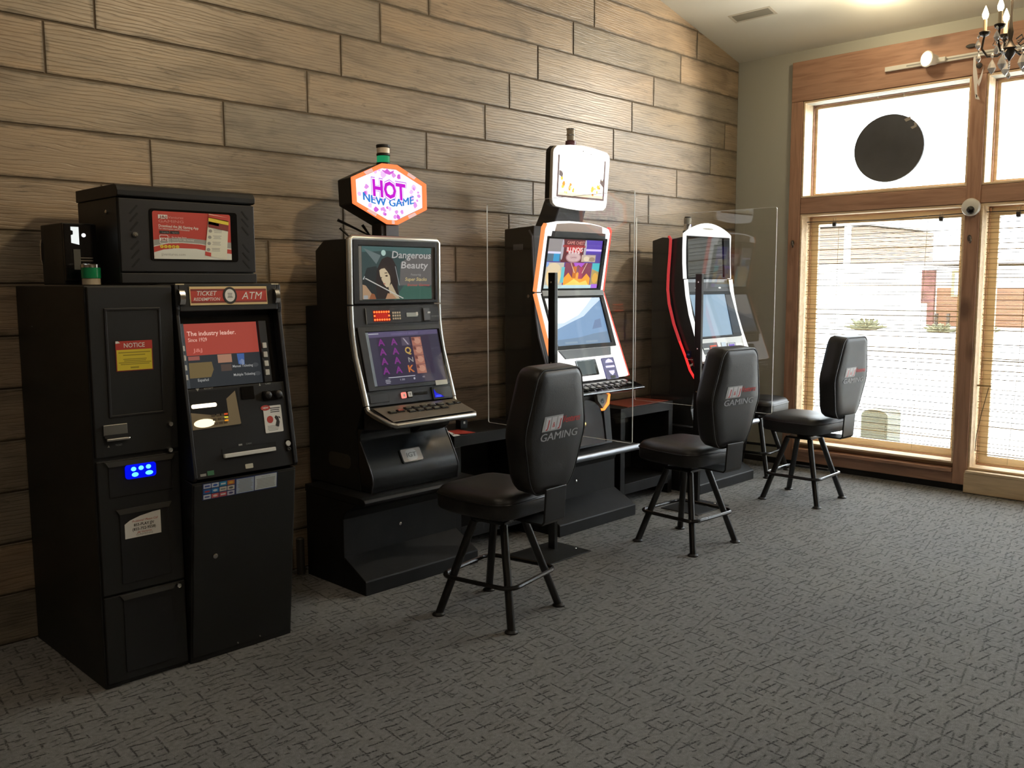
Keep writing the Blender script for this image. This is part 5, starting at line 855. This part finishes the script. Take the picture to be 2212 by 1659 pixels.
U3 = Face(C3, -.424, 1.585, -.412, 1.92); L3 = Face(C3, -.592, .985, -.396, 1.585)
WF = sg('white_frame_light', (1, .99, .97), 1.3)
A3 = [(C3 - .305 + .61 * i / 12, -.414 + .0, 1.915 + .075 * math.sin(PI * i / 12) ** .85) for i in range(13)]
MB().tube([(C3 - .310, y, z) for y, z in FR[3::-1]] + A3 + [(C3 + .310, y, z) for y, z in FR[:4]], .014, 8).build('white_frame', WF, t, smooth=True)
for s_ in (-1, 1): MB().tube([(C3 + s_ * (.312 + .01 * i / 5), y - .010, z - (.006 if i == 0 else 0)) for i, (y, z) in enumerate(FR[3:])], .015, 8).build('white_frame', WF, t, smooth=True)
MB(U3.M).plate([(-.298, .318), (.298, .318)] + [(x - C3, z - 1.585) for x, y, z in A3[::-1]][1:-1], -.004, .006).build('white_brow', WF, t); pg(U3, 'brow_slot', mat('brow_grey', (.4, .38, .33), .4), t, ell(-.005, .375, .075, .006, 16), .006, .0075)
BM = glow('blue_marker', (.15, .05, 1.0), 2.0)
for u in (-.03, .0, .03): pl(U3, 'blue_lamp', BM, t, u - .006, .408, u + .006, .416, -.03, -.02)
MB(U3.M).rim([(-.296, .004), (.296, .004), (.296, .317), (-.296, .317)], [(-.285, .012), (.212, .012), (.205, .309), (-.285, .309)], .001, .012).build('upper_bezel', BEZ, t, .002)
pg(U3, 'upper_screen', mat('mirror_dark_screen', (.012, .012, .013), .04, spec=.75), t, [(-.285, .012), (.212, .012), (.205, .309), (-.285, .309)], .001, .004)
pl(L3, 'waist_band', CHAR, t, -.296, .525, .296, .600, .002, .010, 0, .002); pg(L3, 'waist_lamp', WF, t, ell(-.175, .555, .012, .005, 12), .010, .0115); pg(L3, 'waist_lamp', WF, t, ell(.155, .555, .018, .006, 12), .010, .0115)
MB(L3.M).rim([(-.300, .165), (.300, .165), (.297, .524), (-.297, .524)], [(-.290, .178), (.175, .178), (.212, .505), (-.282, .505)], .001, .010).build('lower_bezel', BEZ, t, .002)
a = pg(L3, 'lower_screen', sg('pale_blue_screen', (.30, .43, .56), 1.0), t, [(-.290, .178), (.175, .178), (.212, .505), (-.282, .505)], .001, .004)
for P, c, l, s in (([(-.285, .36), (-.1, .38), (.02, .34), (.13, .36), (.205, .33), (.21, .42), (-.285, .45)], (.36, .52, .66), 0, 1.0), ([(.06, .49), (.09, .49), (.13, .35), (.14, .20), (.11, .20), (.10, .35)], (.48, .60, .70), 1, 1.0), ([(-.28, .18), (.17, .18), (.18, .24), (-.28, .22)], (.28, .38, .50), 1, 1.0), ([(-.06, .185), (.03, .185), (.03, .205), (-.06, .205)], (.45, .40, .48), 2, 1.0)): pk(L3, a, P, c, l, s)
G3 = mat('console_white', (.62, .62, .60), .35); MB(L3.M).plate([(-.300, -.02), (.300, -.02), (.302, .163), (-.300, .163)], -.02, .004).build('console', G3, t, .003)
pg(L3, 'player_panel', CHAR, t, [(-.285, .046), (-.068, .046), (-.085, .128), (-.29, .128)], .004, .010); b = MB(L3.M)
for v in (.070, .098): b.box(-.190, v, .010, -.105, v + .008, .0125)
for u in (-.190, -.112): b.box(u, .084, .010, u + .008, .092, .0125)
b.build('red_lamps', sg('dim_red_led', (1, .12, .05), 1.3), t); pl(L3, 'card_slot', KEY, t, -.282, .078, -.215, .090, .010, .013)
pl(L3, 'blue_pad', mat('pale_blue_pad', (.32, .40, .52), .3), t, -.022, .066, .040, .124, .004, .008, .004); q = pl(L3, 'bill_acceptor', mat('deep_violet', (.02, .012, .05), .2), t, .058, .050, .175, .116, .004, .010, .006); pl(L3, 'violet_light', sg('violet_light', (.10, .01, .45), 1.0), q, .075, .085, .150, .103, .010, .0115)
b = MB(L3.M); lo = [(-.25, .0), (-.25, -.04), (-.23, -.09), (-.18, -.14), (-.10, -.17), (.0, -.18), (.10, -.17), (.18, -.14), (.23, -.09), (.25, -.04), (.25, .0), (.25, .03), (-.25, .03)]
b.plate(lo, -.03, .012); b.build('lower_console', CHAR, t, .004); MB(L3.M).tube([(-.285, .03, .012), (-.275, -.04, .014), (-.245, -.10, .014), (-.185, -.15, .014), (-.10, -.18, .014), (0, -.19, .014), (.10, -.18, .014), (.185, -.15, .014), (.245, -.10, .014), (.275, -.04, .014), (.285, .03, .012)], .012, 8).build('pale_rim', mat('pale_rim', (.55, .58, .60), .25, .3), t, smooth=True)
pl(L3, 'small_window', mat('pale_window', (.36, .40, .42), .3), t, -.175, -.018, -.125, .004, .012, .014); lines(L3, 'deck_print', mat('olive_bar', (.30, .27, .20), .5), t, -.17, -.02, (-.085, -.068), .011, .0145, .0)
q = frame((C3 - .3262, -.50, 1.0), (0, -1, 0), (0, 0, 1)); pl(q, 'side_panel_button', mat('navy_button', (.01, .012, .06), .2), t, -.045, .0, -.002, .055, -.001, .004, .006); pl(q, 'side_bar', OFFW, t, -.03, -.012, .012, -.008, -.001, .003); pg(q, 'side_arrow', OFFW, t, [(-.015, -.05), (.012, -.036), (.012, -.052), (-.008, -.062)], -.001, .003); pg(q, 'button_mark', mat('button_blue', (.2, .22, .6), .3), t, ell(-.024, .027, .011, .007, 12), .004, .0046)
MB().tube([(C3 - .30, -.615, .83), (C3 - .24, -.66, .80), (C3 + .24, -.66, .80), (C3 + .30, -.615, .83)], .016, 8).build('belly_bar', BLK2, t, smooth=True)
M = Matrix.Translation((C3 - .105, -.30, 1.8985))
for nm, z0, z1, m, r in (('lamp_base', 0, .05, CHAR, .036), ('chrome_lens', .051, .10, POL, .030), ('clear_lens', .101, .145, mat('grey_lens', (.30, .29, .25), .15), .028), ('lamp_cap', .1455, .155, BLK, .024)): MB(M).lathe([(r, z0), (r, z1)], 18).build(nm, m, t, .002, smooth=True)
# ------------------------------------------------------------------ swivel chairs
def outline(pts, r=.03, n=4):
    """rounded polygon through corner points"""
    P = []; m = len(pts)
    for i in range(m):
        a, b, c = (Vector(pts[i - 1]), Vector(pts[i]), Vector(pts[(i + 1) % m])); d0 = (a - b); d1 = (c - b); l = min(r, d0.length * .45, d1.length * .45)
        p, q = b + d0.normalized() * l, b + d1.normalized() * l
        for k in range(n + 1): s = k / n; P.append(tuple((1 - s) ** 2 * p + 2 * s * (1 - s) * b + s * s * q))
    return P
def pillow(pts, lay, M):
    """stack of scaled outlines: lay = (inset, depth)"""
    b = MB(M); n = len(pts); V = []; cu = sum(p[0] for p in pts) / n; cv = sum(p[1] for p in pts) / n
    for ins, d in lay:
        for u, v in pts:
            l = math.hypot(u - cu, v - cv); k = max(0, (l - ins) / l); V.append((cu + (u - cu) * k, cv + (v - cv) * k, d))
    F = [(j * n + i, j * n + (i + 1) % n, (j + 1) * n + (i + 1) % n, (j + 1) * n + i) for j in range(len(lay) - 1) for i in range(n)] + [list(range(n))[::-1], [(len(lay) - 1) * n + i for i in range(n)]]
    return b.add(V, F)
BKF = Face(0, -.285, .60, -.335, 1.10)     # back cushion plane: n points to the rear of the chair
BO = outline([(-.115, .022), (.115, .022), (.160, .085), (.216, .285), (.214, .335), (.158, .560), (.128, .592), (-.128, .592), (-.158, .560), (-.214, .335), (-.216, .285), (-.160, .085)], .05, 4)
SO = outline([(-.17, -.225), (.17, -.225), (.225, -.17), (.235, .08), (.20, .215), (.14, .245), (-.14, .245), (-.20, .215), (-.235, .08), (-.225, -.17)], .07, 4)
def make_chair(back=True):
    t = thing('swivel_chair', 'x', 'chair'); turn = []
    s = pillow(SO, [(.035, .502), (.010, .507), (0, .52), (0, .575), (.006, .594), (.022, .610), (.06, .622), (.12, .629)], None).build('seat', VINYL, t, smooth=True); turn.append(s)
    n = len(SO); MB().tube([(u * 1.002, v * 1.002, .578) for u, v in SO], .0045, 6, True).build('piping', SEAM, s, smooth=True)
    turn.append(MB().box(-.16, -.16, .490, .16, .16, .5015).build('seat_plate', STEEL, t, .002)); turn.append(MB().lathe([(.05, .462), (.05, .4895)], 18).build('swivel_bearing', STEEL, t))
    if back:
        k = pillow(BO, [(.09, -.112), (.04, -.107), (.012, -.094), (.0, -.07), (0, -.02), (.002, .012), (.012, .028), (.035, .037), (.10, .041)], BKF.M).build('backrest', VINYL, t, smooth=True); turn.append(k)
        MB(BKF.M).tube([(u * .985, .31 + (v - .31) * .985, .024) for u, v in BO], .0048, 6, True).build('piping', SEAM, k, smooth=True)
        d = .0418; LG_ = frame(BKF.M @ Vector((0, 0, 0)), (1, 0, 0), BKF.M.to_3x3() @ Vector((0, 1, 0)))
        pg(LG_, 'logo_tile', SILVER, k, [(-.122, .318), (.010, .318), (.024, .384), (-.108, .384)], .040, .0425)
        for j in range(3): u = -.106 + j * .042; pg(LG_, 'reel_window', mat('white_thread', (.72, .70, .72), .6), k, [(u, .324), (u + .034, .324), (u + .044, .378), (u + .010, .378)], .0425, .0432)
        for q_ in (-.0012, .0012): text(LG_, k, 'GAMING', -.128 + q_, .138 + q_, .276, .034, SILVER, .0431 + q_ * .05, .12, 0)
        for j, ch in enumerate('J&J'): u = -.098 + j * .042; text(LG_, k, ch, u + (.0 if j != 1 else .004), u + (.026 if j != 1 else .022), .334, .034 if j != 1 else .022, REDT, .0438, .2, .012)
        [text(LG_, k, 'Ventures', .024 + q_, .150 + q_, .345, .032, REDT, .0430 + q_ * .05, .28, 0) for q_ in (-.0012, .0012)]; text(LG_, k, 'GAMING', -.128, .138, .276, .034, SILVER, .0430, .12, 0)
        turn.append(MB().prof([(-.10, .480), (-.10, .4895), (-.315, .4895), (-.325, .50), (-.336, .65), (-.346, .65), (-.335, .497), (-.318, .480)], -.073, .073).build('back_bracket', STEEL, t, .003))
    MB().lathe([(.02, .445), (.135, .447), (.135, .4615)], 4, Matrix.Rotation(PI / 4, 4, 'Z')).build('leg_plate', STEEL, t, .003)
    for sx in (-1, 1):
        for sy in (-1, 1):
            l = MB().tube([(sx * .085, sy * .085, .446), (sx * .205, sy * .205, .008)], .019, 12).build('leg', STEEL, t, smooth=True); MB(Matrix.Translation((sx * .2065, sy * .2065, 0))).lathe([(.031, 0), (.031, .006), (.021, .014), (0, .014)], 14).build('foot_glide', BLK2, l, smooth=True)
    ring = rr(-.2, -.2, .2, .2, .06, 5); MB().tube([(u, v, .192) for u, v in ring], .011, 8, True).build('foot_ring', mat('worn_ring', (.035, .035, .036), .22, .5), t, smooth=True)
    return t, turn
def copy_chair(src):
    r = src.copy(); COL.objects.link(r); turn = []
    for c in src.children:
        d = c.copy(); COL.objects.link(d); d.parent = r
        if c.name.split('.')[0] in ('seat', 'seat_plate', 'swivel_bearing', 'backrest', 'back_bracket'): turn.append(d)
        for g in c.children: e = g.copy(); COL.objects.link(e); e.parent = d
    return r, turn
ch0, turn0 = make_chair(True); ALL = [(ch0, turn0)] + [copy_chair(ch0) for _ in range(2)]
for (c, tn_), (x, y, a, b), L in zip(ALL, [(2.931, -1.246, 10.9, 4), (4.525, -1.239, -3.8, -6), (6.033, -1.224, 1.3, -4)], ['black vinyl swivel chair in front of the hexagon sign machine', 'black vinyl swivel chair in front of the white glowing machine', 'black vinyl swivel chair against the bright window, by the last machine']):
    c.location = (x, y, 0); c.rotation_euler.z = math.radians(a); tag(c, L, 'chair', 'black swivel chairs at the machines')
    for o in tn_: o.rotation_euler.z = math.radians(b - a)
ch, tn_ = make_chair(False); ch.name = 'bar_stool'; ch.location = (6.665, -.47, 0); ch.rotation_euler.z = math.radians(6); tag(ch, 'black backless stool in the corner behind the chair by the window', 'stool')
